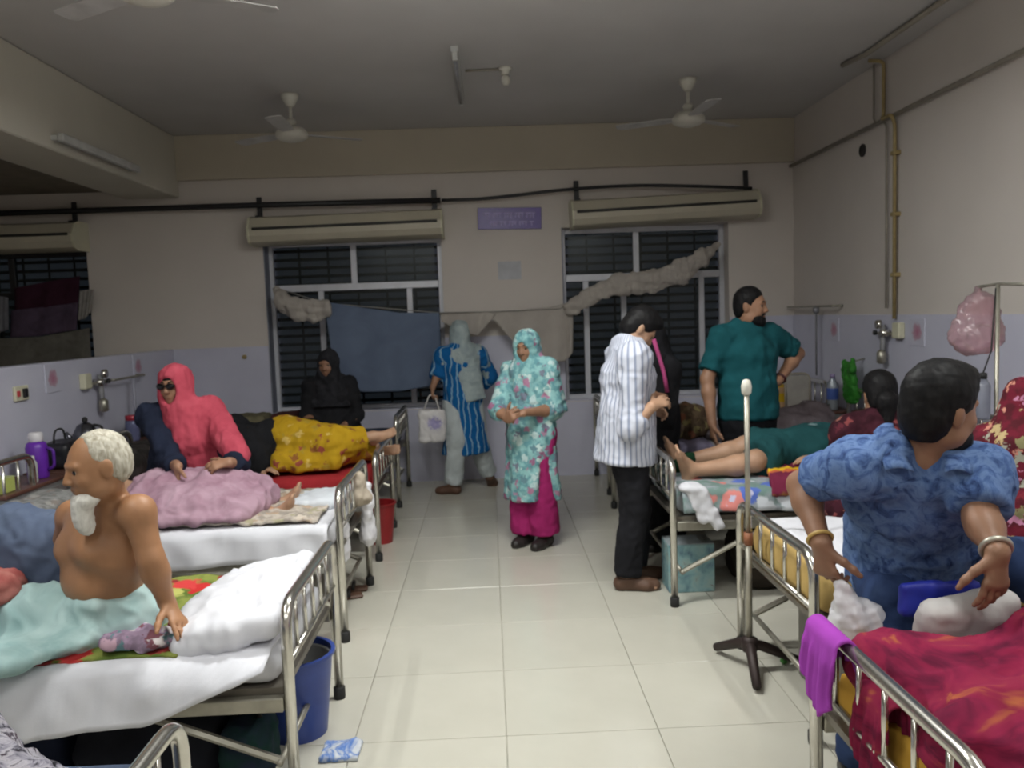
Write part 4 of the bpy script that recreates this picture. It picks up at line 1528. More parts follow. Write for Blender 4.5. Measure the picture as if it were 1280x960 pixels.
b.eyes(r, M_eyew, M_iris, M_hair)
b.hair(r, M_hair, 'thick', .007)
b.beard(r, M_hair, 'full')
M_blueprint = mat_mottled('blue_leaf_print', [(.30, (.016, .030, .09)), (.42, (.055, .10, .24)), (.55, (.12, .19, .36)), (.68, (.07, .12, .27)), (.82, (.22, .31, .48))], 17, 5, dist=1.3)


def shirt(sd):
    b.torso(sd, .030)
    d = b.J['wai'] - b.J['pel']
    sd.ecap(b.J['wai'], b.J['pel'] + UP * .01, b.side, (.185, .145), (.205, .165), .05, False, True)
    b.arm(sd, 'R', .022, .74, True); b.arm(sd, 'L', .026, .80, True)
    n = b.J['nek']
    f = unit(np.cross(UP, b.side)); f = f if f @ (EYE - n) > 0 else -f
    sd.cap(n + UP * .02, n + UP * .10 + f * .02, .072, .062, .01, op='s')
    sd.cap(n + f * .10 + UP * .06, n + f * .135 - UP * .16, .060, .014, .008, op='s')
    sd.plane(b.J['nek'] + UP * .07, UP, .01)


garment('shirt', r, shirt, M_blueprint, .0085, ((.009, 8, 2, .7), (.005, 18, 5, .8)))
n = b.J['nek']; f = unit(np.cross(UP, b.side)); f = f if f @ (EYE - n) > 0 else -f
for sg in (-1, 1):
    a0 = n + b.side * sg * .074 + UP * .088 - f * .02; a1 = n + b.side * sg * .040 + f * .150 - UP * .025
    a2 = n + b.side * sg * .112 + f * .138 - UP * .030; a3 = n + b.side * sg * .128 + UP * .062 - f * .01
    def colfn(s, t, a0=a0, a1=a1, a2=a2, a3=a3): return (a0 * (1 - s) + a1 * s) * (1 - t) + (a3 * (1 - s) + a2 * s) * t + f * .012 * math.sin(3.1 * s) * t + UP * .012 * math.sin(3.1 * t)
    cloth_thing('collar', None, None, colfn, 8, 6, M_blueprint, .006, None, r)
M_jeans = mat_mottled('blue_denim', [(.3, (.016, .028, .075)), (.6, (.030, .052, .125)), (.8, (.055, .085, .17))], 7, 4)


def trousers(sd):
    b.torso(sd, .012) if False else sd.ecap(b.J['pel'] - UP * .02, b.J['pel'] + UP * .07, b.side, (.178, .14), (.168, .13), .04)
    for q in 'LR':
        sd.ecap(b.J['pel'], b.J['hip' + q], b.side, (.10, .11), (.10, .10), .05)
        b.leg(sd, q, .016, 1.95, True)


garment('jeans', r, trousers, M_jeans, .011)
w0 = b.J['wrR'] + (b.J['elR'] - b.J['wrR']) * .08; ax = unit(b.J['wrR'] - b.J['elR']); u_, v_ = frame_from(ax, (1, 0, 0))
MB().tube([w0 + (u_ * math.cos(a) + v_ * math.sin(a)) * .037 - np.array(r.location) for a in np.linspace(0, 2 * math.pi, 21)[:-1]], .006, 8, closed=True).build('bracelet', mat_plain('yellow_band', (.45, .30, .09), .5), r, True)
w0 = b.J['wrL'] + (b.J['elL'] - b.J['wrL']) * .10; ax = unit(b.J['wrL'] - b.J['elL']); u_, v_ = frame_from(ax, (1, 0, 0))
MB().tube([w0 + (u_ * math.cos(a) + v_ * math.sin(a)) * .037 - np.array(r.location) for a in np.linspace(0, 2 * math.pi, 21)[:-1]], .008, 8, closed=True).build('wristwatch', M_steel_dull, r, True)
shoes(b, r, M_shoe)

# ---------------------------------------------------------------- bald old man on the left bed
J = {}
J['pel'] = W(142, 764, 2.95); J['wai'] = W(134, 714, 2.93); J['che'] = W(132, 678, 2.89); J['nek'] = W(140, 634, 2.86)
J['head'] = W(122, 583, 2.76); J['hf'] = (-.76, -.63, -.16); J['hu'] = (-.14, -.10, 1)
J['shL'] = W(172, 640, 2.78); J['shR'] = W(92, 645, 3.02)
J['elL'] = W(189, 700, 2.76); J['wrL'] = W(209, 754, 2.80); J['haL'] = ((.55, -.42, -.60), (-.05, -.3, -1), .15)
J['elR'] = W(75, 705, 3.13); J['wrR'] = W(62, 748, 2.95); J['haR'] = ((-.2, -.9, -.3), (0, -.1, -1), .5)
fw = unit((-.75, -.65, 0)); sdv = unit(J['shR'] - J['shL'])
J['hipL'] = J['pel'] - sdv * .085 - UP * .02; J['hipR'] = J['pel'] + sdv * .085 - UP * .02
J['knL'] = W(42, 768, 2.86); J['knR'] = W(18, 742, 3.15)
J['anL'] = W(105, 792, 2.90); J['anR'] = W(60, 780, 3.0)
J['toL'] = (-.6, .5, 0); J['toR'] = (-.5, -.6, 0)
r = person('bare-chested white-bearded old man sitting on the left bed in a pale green wrap', (J['pel'][0], J['pel'][1], .575))
b = Body(J, .96, 1.03, 1.03)
base = np.array(r.location)
sd = SDF()
b.torso(sd); b.neck(sd)
# sagging chest, belly, collarbones and shoulder blades
ch, wa, nk = J['che'], J['wai'], J['nek']
for sg in (-1, 1):
    sd.ell(ch + sdv * sg * .070 + fw * .085 - UP * .008, (.062, .05, .048), np.array((sdv, fw, UP)), .04)
    sd.cap(nk + fw * .050 - UP * .022 + sdv * sg * .015, nk + fw * .02 - UP * .022 + sdv * sg * .13, .013, .012, .03)
    sd.cap(ch + sdv * sg * .10 + fw * .09 - UP * .055, ch + sdv * sg * .10 + fw * .091 - UP * .055, .012, .012, .01, op='s')
sd.ell(wa + fw * .065 - UP * .015, (.13, .085, .085), np.array((sdv, fw, UP)), .05)
for q in 'LR':
    b.arm(sd, q, upto=2); b.leg(sd, q); b.foot(sd, q)
b.headsdf(sd)
for q in 'LR': b.hand(sd, q)
V, Q = sd.mesh(.009, [(b.c, .14), (J['wrL'] + np.array((.04, -.03, -.05)), .10)], .005, smooth=0)
link('body', mesh_quads(V - base, Q), SK_OLD, r)
b.eyes(r, M_eyew, M_iris)
b.hair(r, M_hairgrey, 'receding')
b.beard(r, M_beardw, 'long')
M_lungi = mat_mottled('pale_green_wrap', [(.3, (.27, .42, .42)), (.55, (.42, .57, .56)), (.8, (.52, .66, .64))], 5, 4)


def lungi(sd):
    sd.ecap(J['pel'] - UP * .04, J['wai'] - UP * .055, sdv, (.20, .155), (.165, .14), .05, False, True)
    for q in 'LR':
        sd.cap(J['hip' + q], J['kn' + q], .108, .085, .06); sd.cap(J['kn' + q], J['an' + q], .078, .055, .06)
    sd.ecap(J['pel'] + fw * .15 - UP * .05, J['pel'] + fw * .45 - UP * .055, sdv, (.20, .045), (.20, .04), .08)
    sd.cap(J['wai'] + fw * .12 - sdv * .15 - UP * .085, J['wai'] + fw * .14 + sdv * .14 - UP * .085, .018, .016, .04)
    sd.cap(J['pel'] + fw * .16 + UP * .03, J['knL'] + UP * .05, .03, .02, .05)
    sd.cap(J['pel'] + fw * .14 - sdv * .06 + UP * .02, J['anL'] + UP * .02, .035, .02, .05)


garment('wrap', r, lungi, M_lungi, .009, ((.013, 8, 4, 1), (.006, 19, 7, 1)))

# ---------------------------------------------------------------- woman in turquoise flowered dress (middle of the aisle)
J, F, Rt, P, s = standing(.275, 5.80, 1.53, math.atan2(-.82, -.57), head_down=.22, head_dir=unit((-.50, -.87, 0)))
J['elR'] = W(622, 512, 5.72); J['wrR'] = W(634, 524, 5.55); J['haR'] = ((.3, -.6, .35), (.6, .3, .2), .9)
J['elL'] = W(692, 512, 5.72); J['wrL'] = W(655, 516, 5.52); J['haL'] = ((-.9, -.15, -.15), (-.1, .4, -.8), .7)
r = person('woman in turquoise flowered dress and headscarf with magenta trousers standing in the aisle', (.29, 5.80, 0))
b = Body(J, s, 1.0, 1.02, female=True)
b.build(r, SK_A, .011, .007)
b.eyes(r, M_eyew, M_iris, M_hair)
M_turq = mat_floral('turquoise_flower_print', (0.27, 0.50, 0.50), [(0.50, 0.64, 0.62), (0.30, 0.13, 0.22), (0.13, 0.24, 0.28), (0.46, 0.60, 0.60), (0.18, 0.20, 0.26), (0.40, 0.20, 0.30)], 14.5, .42, leaf=(0.13, 0.30, 0.33))
M_magenta = mat_cloth('magenta_trousers', (.34, .022, .13), .15)


def kurta(sd):
    b.torso(sd, .016)
    sd.ecap(J['wai'], P(0, .01, .38), b.side, (.175 * s, .145 * s), (.235 * s, .175 * s), .05, False, True)
    b.arm(sd, 'R', .016, 1.4, True); b.arm(sd, 'L', .018, 1.25, True)
    sd.cap((.335, 5.60, .84), (.375, 5.585, .58), .02, .085, .01, op='s'); sd.cap((.375, 5.585, .58), (.40, 5.58, .28), .085, .135, .01, op='s')


garment('dress', r, kurta, M_turq, .0105, ((.010, 11, 2, .4), (.005, 27, 5, .6)))
garment('trousers', r, lambda sd: [b.leg(sd, q, .030, 1.95, True, .02, .03) for q in 'LR'], M_magenta, .011)


def scarf(sd):
    b.hijab(sd, .014, .22)
    sd.ecap(J['shL'] + UP * .03, J['elL'] + np.array((.02, .0, -.02)), b.side, (.072, .075), (.075, .085), .05, False, True)
    b.face_open(sd, .064, .088)


garment('headscarf', r, scarf, M_turq, .010, ((.008, 13, 3, .6), (.004, 33, 4)))
shoes(b, r, M_shoe)

# ---------------------------------------------------------------- woman in the blue dress walking away
J, F, Rt, P, s = standing(-.27, 7.70, 1.60, math.pi / 2 + .30, head_dir=unit((-.25, .95, 0)), head_down=.1)
J['anL'] = np.array((-.385, 7.62, .085)); J['knL'] = W(571, 552, 7.60); J['anR'] = np.array((-.05, 7.88, .12)); J['knR'] = W(598, 552, 7.74)
J['toL'] = unit((-.9, .35, -.02)); J['toR'] = unit((.15, .75, -.5)); J['soleR'] = (.3, -.4, -.8)
J['elL'] = W(549, 462, 7.68); J['wrL'] = W(541, 484, 7.58); J['haL'] = ((-.1, -.1, -1), (.9, .2, 0), 1.0)
J['elR'] = W(612, 470, 7.85); J['wrR'] = W(596, 490, 7.98); J['haR'] = ((-.6, .7, .1), (-.4, -.4, 0), .6)
r = person('woman in bright blue dress and grey headscarf walking towards the back wall', (-.28, 7.70, 0))
b = Body(J, s, .95, 1.0, female=True)
b.build(r, SK_A, .012, .008)
b.eyes(r, M_eyew, M_iris)
M_bluedress = mat_stripes('blue_streaked_dress', (.008, .105, .30), (.26, .42, .54), 18, 'round', .80, warp=1.6)


def dress(sd):
    b.torso(sd, .025)
    sd.ecap(J['wai'], P(0.02, .01, .40), b.side, (.165 * s, .135 * s), (.235 * s, .185 * s), .05, False, True)
    b.arm(sd, 'L', .026, 1.45, True); b.arm(sd, 'R', .026, 1.5, True)


garment('dress', r, dress, M_bluedress, .012)
garment('trousers', r, lambda sd: [b.leg(sd, q, .032, 1.96, True, .02) for q in 'LR'], mat_cloth('pale_trousers', (.45, .49, .50)), .012)
M_grscarf = mat_mottled('grey_scarf', [(.3, (.24, .30, .32)), (.7, (.40, .46, .46))], 8)


def scarf(sd):
    b.hijab(sd, .018, .0)
    bk = -F
    sd.ecap(J['che'] + UP * .12 + bk * .06 + Rt * .02, P(.09, -.15, .93), b.side, (.13, .08), (.11, .035), .05, False, True)
    sd.cap(J['shL'] + UP * .02 + Rt * .04, J['shL'] - UP * .06, .065, .060, .04)
    sd.cap(J['shR'] + UP * .02, J['elR'] - UP * .0, .070, .070, .05)
    b.face_open(sd)


garment('headscarf', r, scarf, M_grscarf, .011, ((.006, 15, 3), (.004, 33, 4)))
shoes(b, r, M_sandal)
# white carrier bag in her hand
hp_ = J['wrL'] + np.array((0, -.01, -.09))
bg = thing('carrier_bag', 'white printed carrier bag held by the woman in the blue dress', 'bag', hp_ + np.array((-.02, 0, -.42)))
def bag_mat():
    m, nt, bs, N, L = _nt('white_bag_print')
    v = _coord(N, L)
    g = N.new('ShaderNodeTexGradient'); g.gradient_type = 'SPHERICAL'
    mp = N.new('ShaderNodeMapping'); mp.inputs['Location'].default_value = (-.03 * 9, 0, -.18 * 9); mp.inputs['Scale'].default_value = (9, 3, 9)
    L.new(v, mp.inputs[0]); L.new(mp.outputs[0], g.inputs[0])
    n = _noise(N, L, v, 45, 2)
    mm = N.new('ShaderNodeMath'); mm.operation = 'MULTIPLY'; L.new(g.outputs['Fac'], mm.inputs[0]); L.new(n.outputs['Fac'], mm.inputs[1])
    L.new(_ramp(N, L, mm.outputs[0], [(0, (.60, .58, .58)), (.18, (.58, .56, .58)), (.26, (.33, .30, .50)), (.5, (.25, .22, .45))]), bs.inputs['Base Color'])
    bs.inputs['Roughness'].default_value = .5
    return m
sd = SDF(); sd.box((-.0, 0, .155), (.125, .045, .155), None, .03)
V, Q = sd.mesh(.012, wrinkle=[(.006, 22, 3), (.003, 50, 1)]); link('sack', mesh_quads(V, Q), bag_mat(), bg)
for sg in (-1, 1):
    MB().tube(bend([(-.075, sg * .02, .29), (-.015, sg * .008, .44), (.035, sg * .008, .44), (.075, sg * .02, .29)], .04), .007, 6).build('handle', mat_plain('bag_handle', (.55, .53, .52), .5), bg, True)

# ---------------------------------------------------------------- young man in the striped shirt
J, F, Rt, P, s = standing(.79, 4.84, 1.69, .06, lean=.04, head_down=.78)
J['head'] = J['head'] + F * .005 - UP * .035
J['elR'] = W(789, 535, 4.62); J['wrR'] = W(815, 508, 4.60); J['haR'] = ((.75, .35, .25), (0, .6, -.6), .55)
J['elL'] = P(-.22, .06, 1.10); J['wrL'] = W(806, 516, 4.90); J['haL'] = ((.9, -.3, .1), (0, -.7, -.6), .7)
J['anR'] = P(.075, -.03, .085); J['anL'] = P(-.09, .06, .085); J['knL'] = P(-.09, .07, .49); J['knR'] = P(.08, .03, .49)
J['toR'] = unit((.97, -.12, 0)); J['toL'] = unit((.97, .2, 0))
r = person('young man in white striped shirt and black trousers looking down at the right aisle side', (.84, 4.84, 0))
b = Body(J, s, .97, 1.0)
b.build(r, SK_B, .011, .0065)
b.eyes(r, M_eyew, M_iris, M_hair)
b.hair(r, M_hair, 'thick', .008)
M_strp = mat_stripes('white_blue_stripe_shirt', (.56, .58, .66), (.27, .30, .40), 42, 'round', .66, soft=.12)


def shirt(sd):
    b.torso(sd, .032)
    sd.ecap(J['wai'], P(0, -.005, .77), b.side, (.175 * s, .150 * s), (.212 * s, .180 * s), .05, False, True)
    b.arm(sd, 'R', .024, 1.45, True); b.arm(sd, 'L', .024, 1.4, True)
    sd.cap(J['elR'] + (J['wrR'] - J['elR']) * .30, J['elR'] + (J['wrR'] - J['elR']) * .48, .056, .054, .02, False, True)
    sd.cap(J['nek'] + UP * .02 + F * .02, J['nek'] + UP * .12 + F * .03, .07, .062, .01, op='s')


garment('shirt', r, shirt, M_strp, .0095, ((.010, 9, 2, .6), (.005, 22, 5, .8)))
garment('trousers', r, lambda sd: (sd.ecap(P(0, 0, .84), P(0, 0, 1.0), b.side, (.165 * s, .13 * s), (.155 * s, .12 * s), .04), [b.leg(sd, q, .018, 1.97, True, .03, .012) for q in 'LR']), M_blacktrouser, .011)
shoes(b, r, M_sandal)

# ---------------------------------------------------------------- woman in black with a pink scarf edge, behind him
J, F, Rt, P, s = standing(1.14, 5.62, 1.54, math.pi + .25, head_down=.35)
J['elR'] = P(.20, .05, 1.10); J['wrR'] = W(812, 500, 5.40); J['haR'] = ((.3, -.5, .1), (0, .2, -1), .7)
J['elL'] = W(832, 520, 5.45); J['wrL'] = W(830, 497, 5.38); J['haL'] = ((-.8, -.2, .3), (0, .4, -.8), .7)
r = person('woman in black robe with a pink scarf edge standing behind the striped shirt man', (1.14, 5.62, 0))
b = Body(J, s, .95, 1.0, female=True)
b.build(r, SK_A, .012, .008)
b.eyes(r, M_eyew, M_iris)


def robe(sd):
    b.torso(sd, .03)
    sd.ecap(J['wai'], P(0, 0, .06), b.side, (.17 * s, .145 * s), (.22 * s, .18 * s), .05, False, True)
    b.arm(sd, 'R', .03, 1.7, True); b.arm(sd, 'L', .03, 1.7, True)


garment('robe', r, robe, M_blackcloth, .012)


def scarf(sd):
    b.hijab(sd, .02, .12); b.face_open(sd)


garment('headscarf', r, scarf, M_blackcloth, .011)
M_pink = mat_cloth('pink_edge', (.42, .07, .20))
pk = [b.hp(-.085, .045, .08), b.hp(-.10, .03, .0), b.hp(-.11, .04, -.10), J['nek'] - Rt * .12 + F * .10 - UP * .08, J['nek'] - Rt * .13 + F * .135 - UP * .22]
base = np.array(r.location)
pk = [W(817, 424, 5.36), W(824, 446, 5.34), W(830, 466, 5.34), W(834, 490, 5.36)]
MB().tube([p - base for p in bend(pk, .08)], .014, 8).build('scarf_edge', M_pink, r, True)
shoes(b, r, M_shoe)

# ---------------------------------------------------------------- bearded man in the teal T-shirt
J, F, Rt, P, s = standing(1.77, 5.62, 1.77, -math.pi / 2 + .22, head_dir=unit((.84, -.54, 0)), head_down=.06)
J['elR'] = W(884, 474, 5.56); J['wrR'] = W(890, 530, 5.46); J['haR'] = ((.05, -.1, -1), (1, .1, 0), .35)
J['elL'] = W(997, 442, 5.76); J['wrL'] = W(972, 477, 5.58); J['haL'] = ((-.75, -.35, -.55), (-.5, .6, .2), .7)
r = person('bearded man in teal T-shirt standing with hand on hip on the right', (1.77, 5.62, 0))
b = Body(J, s, 1.08, 1.02)
b.build(r, SK_A, .011, .007)
b.eyes(r, M_eyew, M_iris, M_hair)
b.hair(r, M_hair, 'short', .008)
b.beard(r, M_hair, 'full')
sd = SDF()
M_teal = mat_cloth('teal_shirt', (.010, .078, .092), .15)


def tee(sd):
    b.torso(sd, .024)
    sd.ecap(J['wai'], P(0, 0, .86), b.side, (.172 * s, .150 * s), (.198 * s, .168 * s), .05, False, True)
    b.arm(sd, 'R', .026, .80, True); b.arm(sd, 'L', .026, .78, True)
    sd.cap(J['nek'] + UP * .02, J['nek'] + UP * .12 + F * .02, .07, .068, .01, op='s')


garment('tee_shirt', r, tee, M_teal, .0105, ((.009, 8, 2, .8), (.005, 19, 5)))
garment('trousers', r, lambda sd: (sd.ecap(P(0, 0, .84), P(0, 0, 1.0), b.side, (.175 * s, .135 * s), (.165 * s, .13 * s), .04), [b.leg(sd, q, .018, 1.97, True, .03) for q in 'LR']), M_blacktrouser, .012)
w0 = J['wrL'] + (J['elL'] - J['wrL']) * .12; ax = unit(J['wrL'] - J['elL']); u_, v_ = frame_from(ax, (1, 0, 0))
MB().tube([w0 + (u_ * math.cos(a) + v_ * math.sin(a)) * .037 - np.array(r.location) for a in np.linspace(0, 2 * math.pi, 17)[:-1]], .009, 8, closed=True).build('wristwatch', mat_plain('dark_red_strap', (.06, .012, .014), .5), r, True)
shoes(b, r, M_shoe)


# ---------------------------------------------------------------- seated helper
def seated(pel, F, s, lean=.05, head_dir=None, head_down=.1, knee_drop=.0, foot_z=.08, crossed=False):
    F = unit((F[0], F[1], 0)); Rt = np.array([F[1], -F[0], 0]); B = np.array(pel, float)
    P = lambda r, f, u: B + Rt * r * s + F * f * s + UP * u * s
    J = {'pel': B, 'wai': P(0, -.01 + lean * .2, .15), 'che': P(0, lean * .6, .34), 'nek': P(0, lean, .505)}
    hd = F if head_dir is None else unit(head_dir)
    J['hf'] = unit(hd * math.cos(head_down) - UP * math.sin(head_down)); J['hu'] = UP
    J['head'] = J['nek'] + UP * .14 * s + hd * .035 * s
    for q, sg in (('L', -1), ('R', 1)):
        J['sh' + q] = P(sg * .17, lean * .9, .455); J['el' + q] = P(sg * .22, .06 + lean * .4, .19); J['wr' + q] = P(sg * .10, .25, .11)
        J['ha' + q] = (F - Rt * sg * .4, -UP, .5)
        J['hip' + q] = P(sg * .085, 0, -.02)
        if crossed:
            J['kn' + q] = P(sg * .27, .27, -.03); J['an' + q] = P(-sg * .06, .30, -.06); J['to' + q] = -Rt * sg
        else:
            J['kn' + q] = P(sg * .10, .42, .0 - knee_drop); a = P(sg * .10, .40, 0); a[2] = foot_z; J['an' + q] = a; J['to' + q] = F
    return J, F, Rt, P


# ---------------------------------------------------------------- woman in the coral headscarf
J, F, Rt, P = seated((-1.845, 4.92, .70), (.28, -.96), .95, .03, unit((-.22, -.97, 0)), .08, crossed=True)
for q, sg in (('L', -1), ('R', 1)): J['kn' + q] = P(sg * .29, .10, -.03); J['an' + q] = P(-sg * .10, .15, -.06)
J['wrR'] = W(222, 583, 4.50); J['elR'] = W(214, 578, 4.66); J['haR'] = ((.1, -.4, -.8), (.5, .3, 0), .6)
J['wrL'] = W(286, 578, 4.50); J['elL'] = W(297, 580, 4.64); J['haL'] = ((-.85, -.3, -.1), (0, .5, -.7), .6)
r = person('woman in coral pink headscarf and navy dress sitting behind the lilac blanket', (J['pel'][0], J['pel'][1], .635))
b = Body(J, .90, 1.0, 1.05, female=True)
b.build(r, SK_A, .011, .007)
b.eyes(r, M_eyew, M_iris, M_hair)
M_navy = mat_cloth('navy_dress', (.012, .016, .032), .3)


def dress(sd):
    b.torso(sd, .024)
    for q in 'LR':
        b.arm(sd, q, .022, 1.65, True)
        sd.cap(J['hip' + q], J['kn' + q], .12, .09, .06); sd.cap(J['kn' + q], J['an' + q], .085, .06, .05)
    sd.ecap(J['pel'], J['wai'], b.side, (.22, .17), (.19, .15), .05)


garment('dress', r, dress, M_navy, .011, ((.010, 11, 2, .6), (.005, 27, 5)))
M_coral = mat_mottled('coral_scarf', [(.3, (.34, .045, .07)), (.6, (.43, .068, .098)), (.8, (.50, .10, .13))], 6)


def scarf(sd):
    b.hijab(sd, .015, 0.0)
    sd.ecap(J['nek'] + F * .08 - Rt * .03, J['che'] - UP * .04 + F * .15 - Rt * .08, b.side, (.10, .05), (.11, .04), .05)
    sd.ecap(J['che'] + F * .14 - Rt * .07, J['wai'] + F * .17 - Rt * .15 - UP * .04, b.side, (.11, .035), (.09, .035), .05, False, True)
    sd.cap(J['shL'] + UP * .02, J['elL'] + UP * .05, .084, .070, .05)
    b.face_open(sd, .064, .090)


def under(sd):
    s_ = b.hs
    sd.ell(b.hp(0, -.010, .026), np.array((.079, .100, .094)) * s_, b.HM, .03); sd.ell(b.hp(0, .010, -.06), np.array((.070, .080, .084)) * s_, b.HM, .05)
    sd.ell(b.hp(0, .130, -.026), np.array((.050, .098, .070)) * s_, b.HM, .012, 's')


garment('underscarf', r, under, M_blackcloth, .009, ((.002, 30, 1),))
garment('headscarf', r, scarf, M_coral, .009, ((.005, 20, 3, .5), (.003, 40, 4, .7)))
M_glass_dark = mat_plain('dark_lens', (.004, .004, .005), .15)
base = np.array(r.location)
for sg in (-1, 1):
    MB().lathe([(.004, .006), (.020, .004), (.027, 0), (.020, -.004), (.004, -.006)], 16, sq=.72, M=Matrix.Translation(b.hp(sg * .032, .104, .008) - base) @ Matrix(((b.hr[0], b.hu[0], b.hf[0]), (b.hr[1], b.hu[1], b.hf[1]), (b.hr[2], b.hu[2], b.hf[2]))).to_4x4()).build('dark_lens', M_glass_dark, r, True)
MB().tube([b.hp(-.062, .09, .012) - base, b.hp(-.03, .108, .014) - base, b.hp(0, .113, .014) - base, b.hp(.03, .108, .014) - base, b.hp(.062, .09, .012) - base], .0045, 6).build('spectacle_bridge', M_glass_dark, r, True)

# ---------------------------------------------------------------- woman in black robe by the window
J, F, Rt, P = seated((-1.37, 7.10, .66), (.1, -1), .98, .06, unit((-.15, -.98, 0)), .15, foot_z=.30)
J['knL'] = P(-.12, .36, .02); J['knR'] = P(.12, .36, .02); J['anL'] = P(-.1, .40, -.36); J['anR'] = P(.1, .40, -.36)
J['pel'] = np.array((-1.37, 7.24, .68))
for q, sg in (('L', -1), ('R', 1)): J['hip' + q] = J['pel'] + Rt * sg * .08
r = person('woman in black robe and black headscarf sitting below the window', (-1.37, 7.24, .62))
b = Body(J, .98, 1.0, 1.0, female=True)
b.build(r, SK_C, .012, .008)
b.eyes(r, M_eyew, M_iris)


def robe(sd):
    b.torso(sd, .012)
    for q in 'LR':
        b.arm(sd, q, .012, 1.8, True); b.leg(sd, q, .03, 1.9, True)
    sd.ecap(J['pel'], J['wai'], b.side, (.22, .17), (.19, .15), .05)


garment('robe', r, robe, M_blackcloth, .012, ((.007, 12, 2), (.004, 27, 5)))


def scarf(sd):
    b.hijab(sd, .014, .16); b.face_open(sd, .050, .074)


garment('headscarf', r, scarf, mat_mottled('black_veil', [(.3, (.010, .010, .012)), (.8, (.03, .03, .035))], 14), .011, ((.007, 15, 3), (.004, 35, 4)))


# ---------------------------------------------------------------- lying helper: axis from head to feet, patient on the back
def lying(pel, a, s, z=None):
    a = unit((a[0], a[1], 0)); B = np.array(pel, float); Rt = np.cross(a, UP) * -1.0      # right hand of someone on the back with feet along a
    P = lambda r, f, u: B + Rt * r * s + a * f * s + UP * u * s
    J = {'pel': B, 'wai': P(0, -.15, 0), 'che': P(0, -.34, .01), 'nek': P(0, -.50, .02), 'head': P(0, -.66, .06), 'hf': UP - a * .1, 'hu': -a}
    for q, sg in (('L', -1), ('R', 1)):
        J['sh' + q] = P(sg * .17, -.455, .0); J['el' + q] = P(sg * .24, -.19, -.02); J['wr' + q] = P(sg * .22, .05, -.03); J['ha' + q] = (a, -UP, .3)
        J['hip' + q] = P(sg * .085, .02, -.005); J['kn' + q] = P(sg * .10, .42, .03); J['an' + q] = P(sg * .09, .83, -.03)
        J['to' + q] = unit(UP * .95 + a * .2 + Rt * sg * .3); J['sole' + q] = a
    return J, a, Rt, P


# ---------------------------------------------------------------- patient under the lilac blanket
J, a, Rt, P = lying((-1.58, 4.56, .735), (1, -.02, 0), .86)
J['anL'] = W(352, 632, 4.72); J['anR'] = W(345, 645, 4.50)
J['knL'] = np.array((-1.40, 4.68, .735)); J['knR'] = np.array((-1.42, 4.46, .73))
for q in 'LR': J['wr' + q] = J['wr' + q] - UP * .035; J['el' + q] = J['el' + q] - UP * .02
J['toL'] = unit((.35, .1, .9)); J['toR'] = unit((.35, -.2, .9)); J['soleL'] = (1, 0, -.3); J['soleR'] = (1, 0, -.3)
r = person('patient lying under the lilac blanket with bare shins and feet showing', (-1.93, 4.56, .635))
b = Body(J, .92, .92, 1.0)
b.build(r, SK_B, .011, .008, fine_hands=False)
b.hair(r, M_hair, 'short', .009)
M_lilac = mat_mottled('lilac_blanket', [(.3, (.27, .15, .20)), (.6, (.40, .26, .32)), (.8, (.47, .33, .39))], 6)
sd = SDF()
sd.ecap(J['che'] - UP * .02, J['pel'] - UP * .02, (0, 1, 0), (.27, .125), (.26, .12), .08)
for q in 'LR':
    sd.cap(J['hip' + q], J['kn' + q] + (J['an' + q] - J['kn' + q]) * .35, .100, .085, .08); sd.cap(J['el' + q], J['wr' + q] + a * .18, .065, .06, .06)
sd.ecap((-2.25, 4.48, .65), (-1.33, 4.42, .655), (0, 1, 0), (.27, .035), (.24, .035), .10)
sd.cap((-1.75, 4.30, .69), (-1.36, 4.36, .68), .06, .05, .08)
sd.cap((-1.50, 4.55, .80), (-1.34, 4.60, .72), .06, .05, .08)
sd.plane((0, 0, .642), (0, 0, -1), .01)
soft_thing('lilac_blanket', 'crumpled lilac pink blanket over the patient on the second left bed', 'blanket', sd, M_lilac, .010, wrinkle=[(.018, 8, 4, 1), (.008, 19, 8, 1)])

# ---------------------------------------------------------------- woman in yellow flowered dress lying on the third left bed
J = {}
J['pel'] = np.array((-1.50, 5.98, .78)); J['wai'] = np.array((-1.66, 5.99, .76)); J['che'] = np.array((-1.86, 6.0, .76)); J['nek'] = np.array((-2.02, 6.0, .78))
J['head'] = np.array((-2.19, 5.98, .79)); J['hf'] = (.1, -.9, .35); J['hu'] = (-1, 0, .1)
J['shR'] = np.array((-1.98, 5.94, .93)); J['shL'] = np.array((-1.98, 6.03, .67))
J['elR'] = np.array((-1.72, 5.80, .86)); J['wrR'] = W(330, 600, 5.62); J['haR'] = ((.35, -.5, -.35), (.1, -.3, -.9), .5)
J['elL'] = np.array((-1.80, 5.80, .66)); J['wrL'] = np.array((-1.62, 5.68, .65)); J['haL'] = ((.9, -.2, 0), (0, 0, -1), .4)
J['hipR'] = np.array((-1.46, 5.92, .84)); J['hipL'] = np.array((-1.46, 6.0, .70))
J['knR'] = np.array((-1.12, 5.80, .80)); J['knL'] = np.array((-1.10, 5.94, .71))
J['anR'] = np.array((-.865, 5.92, .815)); J['anL'] = np.array((-.86, 6.12, .69))
J['toR'] = unit((.85, -.35, .45)); J['toL'] = unit((.8, -.5, .2)); J['soleR'] = (.5, .6, -.6); J['soleL'] = (.5, .6, -.5)
r = person('woman in yellow flowered dress lying on her side with one bare foot over the rail', (-1.50, 5.98, .60))
b = Body(J, .95, 1.05, 1.0, female=True)
b.build(r, SK_B, .011, .008)
b.eyes(r, M_eyew, M_iris)
M_yel = mat_floral('yellow_flower_print', (.44, .27, .015), [(.26, .10, .03), (.60, .42, .12), (.30, .07, .05), (.36, .24, .03)], 13, .36, leaf=(.42, .25, .012))


